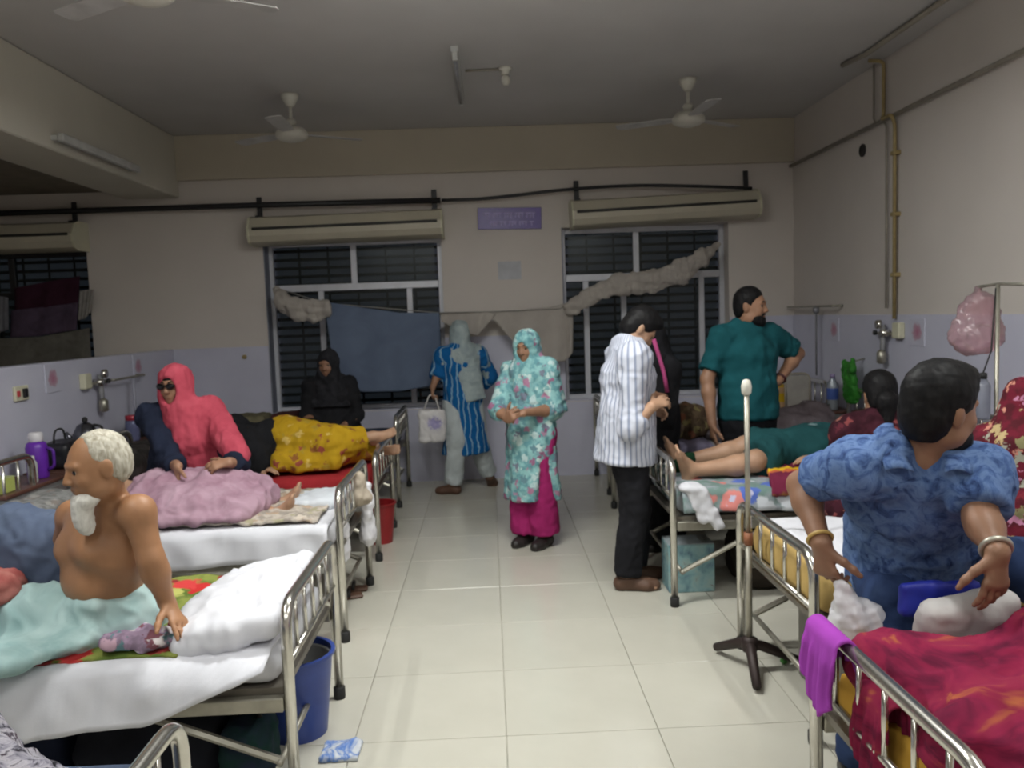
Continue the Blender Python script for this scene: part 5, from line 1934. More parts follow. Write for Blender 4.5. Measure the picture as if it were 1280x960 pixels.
def dress(sd):
    sd.ecap(J['wai'], J['pel'], b.side, (.155, .13), (.20, .155), .05)
    for q in 'LR': b.leg(sd, q, .04, 1.82, True, .06)
    sd.ecap(J['pel'], (J['knR'] + J['knL']) / 2, b.side, (.17, .15), (.14, .10), .08)
    sd.cap((-1.50, 5.74, .68), (-1.12, 5.72, .66), .08, .06, .08)
    sd.plane((0, 0, .612), (0, 0, -1), .01)


garment('dress', r, dress, M_yel, .011, ((.009, 12, 2), (.005, 27, 5)))


def shawl(sd):
    b.torso(sd, .02)
    sd.ecap(J['nek'], J['wai'] + np.array((.10, -.02, 0)), b.side, (.13, .12), (.175, .145), .05, False, True)
    b.arm(sd, 'R', .034, 1.75, True); b.arm(sd, 'L', .03, 1.7, True)
    sd.cap(J['wai'] + np.array((.05, -.08, .1)), J['wrR'] + np.array((-.06, .04, .05)), .09, .06, .06)


garment('black_shawl', r, shawl, M_blackcloth, .012)


def scarf(sd):
    b.hijab(sd, .02, 0); b.face_open(sd)


garment('headscarf', r, scarf, M_blackcloth, .012)

# ---------------------------------------------------------------- bare-legged patient on the flowered sheet
J, a, Rt, P = lying((1.93, 4.86, .80), (-1, 0, 0), 1.0)
J['anL'] = W(872, 605, 4.72) * 0 + np.array((1.16, 4.70, .715)); J['anR'] = np.array((1.17, 4.98, .72))
J['knL'] = np.array((1.52, 4.70, .755)); J['knR'] = np.array((1.55, 4.96, .80))
for q in 'LR':
    J['to' + q] = unit((-.25, -.25 if q == 'L' else .25, .9)); J['sole' + q] = (-1, 0, -.2)
r = person('patient lying on the flowered sheet with bare legs and dark green shorts', (1.93, 4.86, .675))
b = Body(J, 1.0, 1.0, 1.0)
b.build(r, SK_B, .011, .008)
b.hair(r, M_hair, 'short', .009)
M_dkgreen = mat_cloth('dark_green_shorts', (.012, .06, .065), .2)
garment('shorts', r, lambda sd: (sd.ecap(J['wai'], J['pel'], b.side, (.165, .13), (.18, .135), .05), [b.leg(sd, q, .03, .93, True, .04, .02) for q in 'LR']), M_dkgreen, .011)
garment('vest', r, lambda sd: (b.torso(sd, .018), [b.arm(sd, q, .02, .6, True) for q in 'LR']), mat_cloth('grey_vest', (.16, .24, .25)), .012)
sd = SDF(); sd.cap((1.13, 4.93, .70), (1.20, 4.95, .745), .045, .035, .03); sd.cap((1.15, 5.02, .70), (1.20, 4.98, .72), .04, .035, .03)
soft_thing('green_cloth', 'small dark green cloth tucked at the feet of the bare-legged patient', 'cloth', sd, mat_cloth('deep_green', (.010, .045, .02)), .009, wrinkle=[(.006, 40, 3)])

# ---------------------------------------------------------------- patient under the maroon blanket, bottom right
J, a, Rt, P = lying((1.95, 1.95, .695), (-1, 0, 0), .97)
J['knL'] = np.array((1.50, 1.86, .715)); J['knR'] = np.array((1.52, 2.04, .72)); J['anL'] = np.array((1.16, 1.85, .635)); J['anR'] = np.array((1.17, 2.05, .635))
for q, sg in (('L', -1), ('R', 1)): J['to' + q] = unit((-.5, -.4 if q == 'L' else .4, .05)); J['sole' + q] = (-.3, 0, -1); J['wr' + q] = J['wr' + q] - UP * .03
r = person('patient lying under the maroon blanket at the bottom right', (1.95, 1.95, .585))
b = Body(J, .97, .95, 1.0)
b.build(r, SK_B, .013, .009, fine_hands=False)
b.hair(r, M_hair, 'short', .009)
M_maroon = mat_mottled('maroon_orange_blanket', [(.28, (.06, .006, .022)), (.50, (.20, .012, .045)), (.60, (.225, .018, .048)), (.68, (.32, .08, .04)), (.80, (.38, .13, .04))], 5.5, 3, stretch=(.8, 1.0, 2.5), dist=1.2)
sd = SDF()
for q in 'LR':
    sd.cap(J['hip' + q], J['kn' + q], .13, .12, .08); sd.cap(J['kn' + q], J['an' + q], .12, .085, .08)
sd.ecap((2.35, 1.93, .66), (1.08, 1.93, .622), (0, 1, 0), (.33, .05), (.30, .045), .10)
sd.cap((1.14, 1.72, .64), (1.12, 2.18, .64), .07, .07, .08)
for q in 'LR': sd.cap(J['an' + q], J['an' + q] + J['to' + q] * .17, .078, .075, .06)
sd.plane((0, 0, .590), (0, 0, -1), .01)
soft_thing('maroon_blanket', 'maroon blanket with orange streaks heaped over the patient at bottom right', 'blanket', sd, M_maroon, .0095, wrinkle=[(.018, 6, 4, 1), (.009, 15, 8, 1)])

# ---------------------------------------------------------------- woman in maroon flowered shawl at the right edge
J, F, Rt, P = seated((2.03, 3.12, .67), (.75, .65), .83, .16, unit((.8, .6, 0)), .5, crossed=True)
r = person('woman wrapped in a maroon flowered shawl sitting with her back turned at the right edge', (1.96, 3.16, .645))
b = Body(J, .83, 1.0, 1.02, female=True)
b.build(r, SK_A, .013, .009, fine_hands=False)
M_marfl = mat_floral('maroon_flower_print', (.13, .012, .025), [(.42, .32, .16), (.50, .22, .16), (.16, .02, .03), (.30, .30, .24), (.42, .18, .28), (.22, .20, .10)], 17, .42, leaf=(.075, .012, .018))


def shawl(sd):
    b.torso(sd, .04)
    b.hijab(sd, .03, .34)
    for q in 'LR':
        b.arm(sd, q, .05, 1.6, True)
        sd.cap(J['hip' + q], J['kn' + q], .12, .09, .06); sd.cap(J['kn' + q], J['an' + q], .085, .06, .05)
    sd.ecap(J['pel'] - UP * .03, J['wai'], b.side, (.24, .19), (.21, .17), .05)
    b.face_open(sd)
    sd.plane((0, 0, .646), (0, 0, -1), .01)


garment('shawl', r, shawl, M_marfl, .012, ((.009, 11, 2), (.005, 27, 5)))

# ---------------------------------------------------------------- dark-haired woman sitting behind the blue shirt man
J, F, Rt, P = seated((2.02, 4.16, .55), (.2, 1), .95, .05, unit((.1, 1, 0)), .1, foot_z=.08)
J['knL'] = P(-.24, .10, -.0); J['knR'] = P(.24, .10, -.0); J['anL'] = P(-.20, .04, -.45); J['anR'] = P(.20, .04, -.45)
r = person('dark-haired woman in dark maroon dress sitting behind the man in the blue shirt', (2.02, 4.16, 0))
b = Body(J, .95, 1.0, 1.0, female=True)
b.build(r, SK_A, .013, .009, fine_hands=False)
b.hair(r, M_hair, 'thick', .009)
sd = SDF(); sd.ell(b.hp(0, -.11, -.03), (.055, .05, .055), None, .02); sd.cap(b.hp(0, -.10, -.05), b.hp(0, -.11, -.20), .045, .025, .03)
sdf_obj('hair_bun', sd, M_hair, r, .009, r.location, wrinkle=[(.003, 60, 2)])
MB().tube([b.hp(.04 * math.cos(t), -.105, -.06 + .04 * math.sin(t)) - np.array(r.location) for t in np.linspace(0, 6.28, 13)[:-1]], .012, 6, closed=True).build('hair_band', mat_plain('coral_band', (.35, .09, .09), .6), r, True)
M_dkmar = mat_floral('dark_maroon_print', (.05, .012, .02), [(.20, .05, .05), (.10, .02, .03), (.25, .10, .08)], 14, .3)


def dress(sd):
    b.torso(sd, .03)
    for q in 'LR':
        b.arm(sd, q, .03, 1.5, True); b.leg(sd, q, .03, 1.9, True)


garment('dress', r, dress, M_dkmar, .012)
st = thing('stool', 'round steel stool under the dark-haired woman between the right beds', 'stool', (2.02, 4.14, 0))
MB().lathe([(.15, .40), (.16, .41), (.16, .43), (.14, .437)], 24).build('seat', M_steel_dull, st, True)
for k in range(4):
    an_ = k * math.pi / 2 + .4
    MB().tube([(.14 * math.cos(an_), .14 * math.sin(an_), .405), (.17 * math.cos(an_), .17 * math.sin(an_), .0)], .010, 8).build('leg', M_steel_dull, st, True)
# ================================================================== THINGS ROUND THE WARD
def SB(lo, hi, rd=.03, k=.02, M=None):
    lo, hi = np.array(lo, float), np.array(hi, float)
    return SDF().box((lo + hi) / 2, (hi - lo) / 2, M, rd, k)


# ---- washing line across the back wall
M_beigesheet = mat_cloth('beige_sheet', (.40, .365, .33), .08)
M_slate = mat_mottled('slate_blue_sheet', [(.3, (.105, .135, .20)), (.7, (.135, .17, .245))], 3)
rope_pts = [W(346, 360, 8.10), W(405, 379, 7.98), W(548, 391, 7.98), W(610, 390, 8.02), W(700, 386, 8.02), W(712, 378, 8.02), W(800, 356, 8.05), W(896, 306, 8.12)]
tag(MB().tube(rope_pts, .006, 6).build('washing_line', mat_plain('line_cord', (.25, .24, .22), .8), None, True), 'thin washing line strung across the back wall windows', 'rope')


def hang(name, label, top, bot, d0, d1, mat, nu=40, nv=30, fold=.02, nf=5, seed=1, thick=.008):
    """cloth between a top and a bottom polyline given as photo points"""
    T_ = [np.array(p, float) for p in top]; B_ = [np.array(p, float) for p in bot]

    def along(P, s):
        x = s * (len(P) - 1); i = min(int(x), len(P) - 2); return P[i] + (P[i + 1] - P[i]) * (x - i)
    def fn(s, t):
        a, b_ = along(T_, s), along(B_, s)
        p = a + (b_ - a) * t
        q = W(p[0], p[1], d0 + (d1 - d0) * t)
        q[1] += fold * (.25 + .75 * t) * (math.sin(2 * math.pi * nf * s + 1.3 * math.sin(3 * s + seed) + .8 * t) * .7 + .5 * float(noise3(np.array([[s * 6., t * 3., seed]]), 1., seed)[0]))
        return q
    return cloth_thing(name, label, 'sheet', fn, nu, nv, mat, thick)


hang('hung_sheet', 'big slate blue sheet hung over the line before the left window', [(405, 377), (450, 384), (500, 391), (549, 391)],
     [(421, 484), (455, 490), (500, 489), (553, 480)], 7.95, 7.93, M_slate, 50, 40, .012, 4, 3)
sd = SDF()
pl = [W(346, 362, 8.06), W(352, 378, 7.98), W(372, 388, 7.94), W(392, 388, 7.94), W(409, 386, 7.93)]
for i, (ra, rb, dz) in enumerate(((.04, .09, 0), (.09, .10, 0), (.10, .095, 0), (.095, .085, 0))):
    sd.ecap(pl[i], pl[i + 1], (0, 0, 1), (ra, .045), (rb, .05), .05)
soft_thing('bunched_sheet', 'bunched beige sheet end tied at the left side of the left window', 'sheet', sd, M_beigesheet, .013, wrinkle=[(.012, 20, 4), (.007, 45, 3)])
hang('hung_sheet', 'short beige sheet drooping between the slate sheet and the aisle woman', [(550, 391), (575, 390), (600, 390), (614, 391)],
     [(552, 402), (575, 414), (597, 420), (620, 392)], 8.02, 8.0, M_beigesheet, 30, 20, .02, 3, 5)
hang('hung_sheet', 'beige sheet draped in a triangle left of the right window', [(612, 391), (645, 388), (685, 384), (709, 379), (716, 377)],
     [(621, 404), (650, 436), (680, 452), (706, 452), (716, 440)], 8.03, 7.99, M_beigesheet, 46, 30, .035, 4, 7)
sd = SDF()
pl = [W(711, 388, 7.98), W(740, 368, 7.96), W(775, 355, 7.95), W(815, 352, 7.94), W(850, 341, 7.95), W(878, 322, 8.0), W(897, 307, 8.10)]
rad = [.07, .075, .095, .10, .11, .07, .03]
for i in range(6): sd.ecap(pl[i], pl[i + 1], (0, 0, 1), (rad[i], .05), (rad[i + 1], .05 if i < 5 else .025), .05)
soft_thing('twisted_sheet', 'twisted beige sheet tied up across the right window', 'sheet', sd, M_beigesheet, .013, wrinkle=[(.014, 17, 4), (.008, 40, 3)])

# ---- washing in the far left window
def wash(name, label, pts, d, col, seed, mat=None):
    return hang(name, label, pts[0], pts[1], d, d, mat or mat_mottled(name + '_c', [(.3, tuple(c * .6 for c in col)), (.7, col)], 8), 22, 18, .02, 3, seed)
wash('washing', 'dark maroon cloth hung in the left bay window', ([(18, 360), (60, 352), (100, 345)], [(18, 390), (60, 384), (98, 380)]), 8.22, (.05, .015, .03), 1)
wash('washing', 'purple grey cloth hung low in the left bay window', ([(14, 388), (60, 383), (98, 378)], [(12, 422), (50, 420), (96, 412)]), 8.20, (.10, .07, .11), 2)
wash('washing', 'grey towel along the bottom of the left bay window', ([(-20, 424), (50, 421), (112, 410)], [(-20, 470), (50, 462), (114, 452)]), 8.16, (.16, .15, .13), 3)
wash('washing', 'pale cloth at the right side of the left bay window', ([(100, 364), (110, 362), (117, 362)], [(98, 400), (106, 398), (113, 390)]), 8.19, (.34, .32, .30), 4)
wash('washing', 'grey cloth at the left edge of the left bay window', ([(-20, 372), (0, 370), (10, 372)], [(-20, 416), (0, 415), (10, 412)]), 8.18, (.20, .20, .22), 5)

# ---- buckets
def bucket(name, loc, r0, r1, h, mat, label, inner=None, handle=True):
    b_ = thing(name, label, 'bucket', loc)
    mb = MB(); n = 28
    prof = [(r0, 0), (r1, h * .96), (r1 + .012, h * .965), (r1 + .012, h), (r1 - .004, h), (r0 - .004, .012)]
    mb.lathe(prof, n); mb.build('shell', mat, b_, True)
    auto_smooth(b_.children[0], 35)
    if inner is not None:
        MB().lathe([(r0, .03), (r1 - .008, h * .93), (r1 - .012, h * .90), (r0 * .9, .05)], n).build('liner', inner, b_, True)
    if handle:
        MB().tube([((r1 + .008) * math.cos(a), .01 * math.sin(a), h * .97 - .10 * math.sin(a)) for a in np.linspace(0, math.pi, 13)], .004, 6).build('handle', M_steel_dull, b_, True)
    return b_


M_blueplastic = mat_plain('blue_plastic', (.030, .060, .26), .35)
bucket('waste_bin', (-.83, 3.24, 0), .115, .150, .335, M_blueplastic, 'tall blue plastic bin on the floor at the foot of the left bed', mat_plain('grey_liner', (.22, .22, .22), .6), False)
bucket('bucket', (-.86, 6.06, 0), .085, .115, .30, mat_plain('red_plastic_bucket', (.26, .012, .015), .4), 'red plastic bucket beside the third left bed', None)


# ---- soft bags
M_whiteplastic = mat_plain('white_polythene', (.68, .67, .70), .35, var=.05)


def hung_bag(label, top, h, w, mat, seed, flat=.6, cat='bag', name='plastic_bag'):
    top = np.array(top, float)
    sd = SDF()
    sd.cap(top + np.array((0, 0, .005)), top - np.array((0, 0, h * .25)), w * .18, w * .30, .03)
    sd.ecap(top - np.array((0, 0, h * .25)), top - np.array((0, 0, h * .72)), (0, 1, 0), (w * .32, w * .26 * flat), (w * .5, w * .5 * flat), .04)
    sd.ell(top - np.array((0, 0, h * .78)), (w * .5 * flat, w * .5, h * .22), None, .03)
    return soft_thing(name, label, cat, sd, mat, .010, wrinkle=[(.008, 26, seed), (.005, 60, seed + 1)])


hung_bag('long white plastic bag hanging on the foot rail of the lilac blanket bed', (-.765, 4.86, .66), .36, .15, M_whiteplastic, 3)
hung_bag('smaller white bag hanging inside the rail of the lilac blanket bed', (-.85, 4.48, .56), .24, .13, M_whiteplastic, 6)
hung_bag('beige knotted cloth tied on the foot rail of the lilac blanket bed', (-.775, 4.70, .76), .16, .12, mat_cloth('beige_knot', (.40, .34, .27)), 9, 1.0, 'cloth', 'knotted_cloth')
c = W(1072, 778, 2.44)
sd = SDF(); hnd = W(1048, 730, 2.42)
sd.cap(hnd + np.array((.01, .01, -.01)), c + np.array((-.02, .0, .02)), .02, .06, .04); sd.ell(c + np.array((.01, 0, -.035)), (.085, .055, .095), None, .05)
soft_thing('plastic_bag', 'white plastic bag gripped in the hand of the man in the blue shirt', 'bag', sd, M_whiteplastic, .008, wrinkle=[(.008, 30, 3), (.005, 66, 5)])
sd = SB((-.70, 2.98, .0), (-.55, 3.12, .02), .008); sd.cap((-.68, 3.0, .014), (-.58, 3.10, .022), .012, .012, .02)
soft_thing('plastic_packet', 'blue and white plastic packet lying on the floor near the blue bin', 'packet', sd, mat_mottled('blue_white_packet', [(.42, (.55, .58, .62)), (.5, (.10, .20, .5)), (.58, (.55, .58, .62))], 9), .007, wrinkle=[(.004, 50, 2)])

# ---- dark luggage under the old man's bed and the next ones
def luggage(label, lo, hi, mat, seed, handle=True):
    sd = SB(lo, hi, .07)
    o = soft_thing('travel_bag', label, 'bag', sd, mat, .016, wrinkle=[(.010, 12, seed), (.005, 30, seed)])
    if handle:
        z = hi[2] - lo[2]; w = (hi[0] - lo[0]) * .25
        MB().tube(bend([(-w, 0, z - .02), (-w * .7, 0, z + .07), (w * .7, 0, z + .07), (w, 0, z - .02)], .05), .010, 6).build('handle', M_rubber, o, True)
    return o


luggage("black travel bag under the old man's bed", (-1.55, 2.86, 0), (-1.02, 3.30, .30), mat_cloth('black_bag', (.012, .013, .018), .3), 3)
luggage("dark green travel bag beside the black one under the old man's bed", (-1.02, 2.80, .0), (-.84, 3.05, .24), mat_mottled('green_navy_bag', [(.4, (.008, .03, .024)), (.7, (.02, .022, .05))], 9), 5)
luggage("navy bundle at the back under the old man's bed", (-2.2, 2.9, 0), (-1.6, 3.4, .30), mat_cloth('navy_bag', (.015, .02, .04), .3), 7, False)
luggage('dark brown bag under the bed of the bare-legged patient', (1.42, 4.62, 0), (2.0, 5.05, .30), mat_cloth('brown_bag', (.03, .024, .018), .3), 9)
luggage('grey bag under the bed with heaped clothes', (1.3, 6.0, 0), (1.8, 6.5, .28), mat_cloth('grey_bag', (.05, .05, .05), .3), 11)
# pair of dark sandals under the second left bed
for k_, (x, y, a) in enumerate(((-.93, 4.82, .3), (-.92, 4.96, .1))):
    so = thing('sandal', ['near dark sandal of the pair under the lilac blanket bed', 'far dark sandal of the pair under the lilac blanket bed'][k_], 'sandal', (x, y, 0), 'sandals under the lilac blanket bed', a)
    MB().box((-.12, -.042, 0), (.12, .042, .022), .010).build('sole', M_sandal, so)
    MB().tube([(.03, -.042, .018), (.035, -.025, .05), (.035, .025, .05), (.03, .042, .018)], .012, 6).build('strap', M_shoe, so, True)

# ---- turquoise printed box at the foot of the flowered bed
M_boxprint = mat_mottled('turquoise_box_print', [(.30, (.10, .14, .22)), (.42, (.17, .30, .33)), (.55, (.25, .40, .42)), (.66, (.30, .42, .40)), (.74, (.16, .08, .09))], 12, 3, .5)
bx_ = thing('printed_box', 'square turquoise printed carton on the floor under the foot of the flowered bed', 'box', (1.13, 4.76, 0))
MB().box((-.135, -.10, 0), (.135, .10, .285), .006).build('carton', M_boxprint, bx_)
for sg in (-1, 1):
    MB().box((-.133, .003 if sg > 0 else -.098, .2855), (.133, .098 if sg > 0 else -.003, .2885)).build('flap', mat_plain('grey_board', (.30, .34, .36), .7), bx_)

# ---- drip stand at the right bed
st = thing('drip_stand', 'steel drip stand with white top cap and dark tripod base by the right bed', 'drip stand', (1.13, 3.60, 0))
MB().tube([(0, 0, .10), (0, 0, .62)], .015, 12).build('lower_pole', M_steel_dull, st, True)
MB().tube([(0, 0, .62), (0, 0, 1.27)], .012, 12).build('upper_pole', M_steel_dull, st, True)
MB().tube([(0, 0, .585), (0, 0, .64)], .021, 12).build('collar', mat_plain('rusty_collar', (.24, .09, .04), .6), st, True)
MB().lathe([(.014, 1.26), (.021, 1.27), (.023, 1.30), (.017, 1.325), (.008, 1.33)], 16).build('top_cap', mat_plain('cap_white', (.62, .60, .52), .5), st, True)
M_tripod = mat_plain('dark_tripod_iron', (.035, .022, .02), .55, .3)
for a in (2.0, -1.75, .1):
    d_ = np.array((math.cos(a), math.sin(a), 0))
    MB().tube(bend([(0, 0, .125), d_ * .05 + np.array((0, 0, .115)), d_ * .23 + np.array((0, 0, .028))], .03), [.026] + [.024] * 7 + [.020], 8).build('base_leg', M_tripod, st, True)
MB().lathe([(.030, .09), (.036, .10), (.036, .15), (.02, .16)], 14).build('hub', M_tripod, st, True)
sd = SDF()
for k_ in range(7):
    c = np.array((1.40, 3.62, .02)) + RNG.uniform(-1, 1, 3) * (.10, .05, .008)
    sd.cap(c, c + RNG.uniform(-1, 1, 3) * (.08, .05, .01) + np.array((0, 0, .012)), .018, .012, .015)
soft_thing('green_packet', 'bright green plastic packet on the floor beside the drip stand', 'packet', sd, mat_plain('green_plastic', (.05, .22, .04), .4), .008, wrinkle=[(.005, 50, 3)])


# ---- steel storage box under the seated man's bed
bx_ = thing('steel_box', "grey steel box under the blue shirt man's bed", 'box', (1.50, 3.30, 0))
MB().box((-.17, -.22, 0), (.24, .24, .44), .008).build('case', mat_plain('grey_steel_paint', (.20, .19, .165), .5, .2), bx_)
MB().box((-.175, -.225, .395), (.245, .245, .45), .006).build('lid', mat_plain('grey_steel_lid', (.24, .23, .20), .5, .2), bx_)
MB().box((-.186, -.03, .33), (-.171, .03, .41), .003).build('clasp', M_steel, bx_)

# ---- white fringed pillow and blue folder beside the seated man, pink cloth, magenta cloth
Mp = np.array(((.97, .1, .05), (-.1, .93, .36), (-.02, -.36, .93)))
sd = SDF().box((1.335, 2.27, .715), (.145, .045, .10), Mp, .04)
pw = soft_thing('white_pillow', 'white pillow with black fringe on the bed in front of the blue shirt man', 'pillow', sd, mat_cloth('grey_white_pillow', (.50, .48, .47), .06), .011, wrinkle=[(.006, 20, 3), (.003, 60, 4)])
fr_ = MB()
for k_ in range(46):
    x = 1.20 + .27 * k_ / 45; z = .632 + .008 * math.sin(k_ * .35)
    fr_.tube([(x, 2.215, z), (x + RNG.uniform(-.006, .006), 2.205, z - .016), (x + RNG.uniform(-.008, .008), 2.198, z - .026)], .0045, 4)
f_ = fr_.mesh()
for v in f_.vertices: v.co -= pw.location
fo = link('fringe', f_, M_blackcloth, pw); fo['kind'] = 'stuff'
sd = SDF().box((1.30, 2.335, .775), (.12, .02, .05), None, .015)
soft_thing('blue_pouch', 'bright blue pouch tucked behind the fringed white pillow', 'pouch', sd, mat_plain('bright_blue', (.012, .022, .30), .5), .009, wrinkle=[(.003, 30, 2)])
sd = SDF()
for k_ in range(6):
    c = np.array((1.40, 2.06, .67)) + RNG.uniform(-1, 1, 3) * (.11, .06, .02)
    sd.cap(c, c + RNG.uniform(-1, 1, 3) * (.12, .05, .02), .04, .032, .03)
soft_thing('pink_cloth', 'pink and white flowered cloth heap at the right edge of the maroon blanket', 'cloth', sd, mat_floral('pink_white_print', (.50, .40, .44), [(.40, .06, .14), (.48, .20, .28), (.55, .48, .50), (.32, .03, .10)], 15, .44, leaf=(.46, .26, .33)), .010, wrinkle=[(.007, 35, 3)])


def drape(name, label, y0_, y1_, zt_, zi, zo, x, mat, seed, thick=.008, w=.0):
    """cloth folded over a foot rail at x: hangs zi down inside and zo outside; outside faces the aisle (-x)"""
    def fn(s, t):
        y = y0_ + (y1_ - y0_) * s
        tot = zi + zo + .08; q = t * tot
        fold = .010 * math.sin(14 * s + seed) + .008 * math.sin(31 * s + 2 * seed)
        if q < zi: X, Z = x + .032 + fold * .4, zt_ - (zi - q)
        elif q < zi + .08:
            a = math.pi * (q - zi) / .08; X, Z = x + .032 * math.cos(a), zt_ + .030 * math.sin(a)
        else:
            k_ = (q - zi - .08); X, Z = x - .032 - abs(fold) * min(1, k_ / .05) - w * k_, zt_ - k_ * (1 - .35 * abs(2 * s - .9))
        return (X, y + .01 * math.sin(9 * t), Z)
    return cloth_thing(name, label, 'cloth', fn, 22, 40, mat, thick)


drape('magenta_cloth', 'bright magenta cloth hanging over the rail of the bottom right bed', 2.10, 2.30, .72, .06, .22, .92, mat_cloth('magenta_cloth', (.34, .055, .40), .12), 1)
drape('maroon_cloth', 'maroon cloth corner hanging through the rail of the bottom right bed', 1.93, 2.09, .62, .06, .24, .975, M_maroon, 3)

# ---- shawl on the bottom left bed
M_lace = mat_mottled('grey_lace_on_black', [(.38, (.015, .014, .018)), (.46, (.20, .19, .23)), (.56, (.36, .34, .37)), (.64, (.05, .045, .06)), (.8, (.10, .03, .04))], 19, 5, dist=1.5)
sd = SDF()
sd.cap((-1.62, 1.72, .74), (-1.26, 1.78, .72), .14, .12, .06); sd.cap((-1.26, 1.78, .72), (-.98, 1.66, .66), .11, .07, .05)
sd.cap((-1.35, 1.62, .68), (-1.05, 1.55, .65), .09, .06, .05); sd.ecap((-1.7, 1.6, .665), (-.92, 1.62, .655), (0, 1, 0), (.22, .03), (.18, .025), .06)
sd.plane((0, 0, .642), (0, 0, -1), .01)
soft_thing('lace_shawl', 'heaped black shawl with grey lace pattern at the bottom left corner', 'shawl', sd, M_lace, .010, wrinkle=[(.012, 12, 4, 1), (.006, 24, 8, 1)])

# ---- bedside lockers
M_locker = mat_plain('grey_locker_paint', (.23, .23, .23), .45, .2)
M_woodtop = mat_plain('red_brown_laminate', (.12, .055, .040), .4, var=.2)


def locker(label, lo, hi, side, top=M_woodtop):
    lo, hi = np.array(lo, float), np.array(hi, float)
    c = np.array(((lo[0] + hi[0]) / 2, (lo[1] + hi[1]) / 2, 0)); h = (hi - lo) / 2; H = hi[2]
    r = thing('bedside_locker', label, 'locker', c, 'bedside lockers')
    MB().box((-h[0] + .01, -h[1] + .01, .06), (h[0] - .01, h[1] - .01, H - .025), .004).build('cabinet', M_locker, r)
    MB().box((-h[0], -h[1], H - .0245), (h[0], h[1], H), .005).build('top', top, r)
    fx = -side * h[0]
    d = MB().box((min(fx, fx + side * .012), -h[1] + .03, .10), (max(fx, fx + side * .012), h[1] - .03, H - .25), .003).build('door', M_locker, r)
    MB().tube([(fx - side * .01, h[1] - .09, H * .45), (fx - side * .01, h[1] - .09, H * .55)], .006, 6).build('handle', M_steel, d, True)
    d = MB().box((min(fx, fx + side * .012), -h[1] + .03, H - .22), (max(fx, fx + side * .012), h[1] - .03, H - .05), .003).build('drawer', M_locker, r)
    MB().tube([(fx - side * .01, -.05, H - .13), (fx - side * .01, .05, H - .13)], .006, 6).build('handle', M_steel, d, True)
    for sx in (-1, 1):
        for sy in (-1, 1):
            MB().tube([(sx * (h[0] - .03), sy * (h[1] - .03), 0), (sx * (h[0] - .03), sy * (h[1] - .03), .06)], .014, 8).build('foot', M_rubber, r, True)
    return r


locker('grey locker with red-brown top carrying the purple flask on the left', (-3.12, 4.72, 0), (-2.79, 5.42, .72), -1)
locker('grey locker with red-brown top below the black handbag on the left', (-3.12, 5.48, 0), (-2.79, 6.14, .72), -1)
locker('grey locker in the far left corner carrying the pan and jar', (-3.12, 6.52, 0), (-2.74, 7.10, .74), -1)
locker('grey locker in the far right corner carrying bottles and green bag', (2.62, 6.86, 0), (3.07, 7.28, .74), 1)
locker('grey locker at the right wall beside the flowered bed', (2.66, 5.40, 0), (3.07, 5.85, .74), 1)


def bottle(name, label, cat, p, r, h, body, capm, neck=.45, caph=.04, group=None, lab=None):
    o = thing(name, label, cat, p, group)
    MB().lathe([(r * .9, 0), (r, .01), (r, h * .72), (r * neck, h * .88), (r * neck, h - caph)], 18).build('body', body, o, True)
    MB().lathe([(r * neck + .004, h - caph), (r * neck + .004, h - .004), (r * neck - .002, h)], 14).build('cap', capm, o, True)
    if lab: MB().lathe([(r + .001, h * .3), (r + .0015, h * .31), (r + .0015, h * .6), (r + .001, h * .61)], 18).build('label', lab, o, True)
    return o


# flask: purple body, white lid, handle
p = W(48, 590, 5.30); p[2] = .72
fk = thing('vacuum_flask', 'purple vacuum flask with white lid on the left locker', 'flask', p)
MB().lathe([(.060, 0), (.064, .01), (.064, .20), (.055, .225), (.040, .235)], 24).build('body', mat_plain('purple_plastic', (.13, .022, .36), .35), fk, True)
MB().lathe([(.042, .235), (.044, .24), (.043, .285), (.034, .295)], 20).build('lid', mat_plain('lid_white', (.60, .58, .60), .4), fk, True)
MB().tube(bend([(.062, 0, .19), (.105, 0, .18), (.105, 0, .07), (.064, 0, .05)], .03), .010, 8).build('handle', mat_plain('purple_handle', (.10, .02, .28), .4), fk, True)
p = np.array((-2.85, 5.12, .72))
bottle('small_bottle', 'small white bottle beside the purple flask', 'bottle', p, .028, .17, mat_plain('white_bottle', (.50, .50, .48), .4), M_white)
p = W(6, 615, 4.95)
bx_ = thing('lime_box', 'yellow-green carton at the left edge on the locker', 'box', (-2.94, 4.84, .72))
MB().box((-.07, -.06, 0), (.10, .07, .085), .004).build('carton', mat_plain('lime_card', (.46, .52, .14), .6), bx_); MB().box((-.07, -.06, .0855), (.10, .07, .089)).build('lid_flap', mat_plain('lime_card_top', (.50, .55, .22), .6), bx_)
# black handbag and domed kettle on the next locker
p = W(74, 556, 5.66); sd = SB((p[0] - .11, 5.56, .722), (p[0] + .10, 5.80, .90), .04)
hb_ = soft_thing('handbag', 'black handbag standing on the left locker behind the flask', 'bag', sd, mat_plain('black_leather', (.012, .012, .016), .45), .012, wrinkle=[(.006, 18, 2)])
MB().tube(bend([(0, -.08, .17), (0, -.06, .27), (0, .06, .27), (0, .08, .17)], .05), .007, 6).build('strap', M_rubber, hb_, True)
k_ = thing('water_kettle', 'dark domed steel kettle standing on the left locker', 'kettle', (-2.93, 5.98, .72))
M_kett = mat_plain('dark_steel', (.13, .13, .15), .25, .9)
MB().lathe([(.085, 0), (.095, .01), (.098, .10), (.085, .19), (.055, .25), (.02, .27)], 24).build('body', M_kett, k_, True)
MB().lathe([(.012, .27), (.02, .28), (.018, .30), (.006, .31)], 12).build('knob', M_rubber, k_, True)
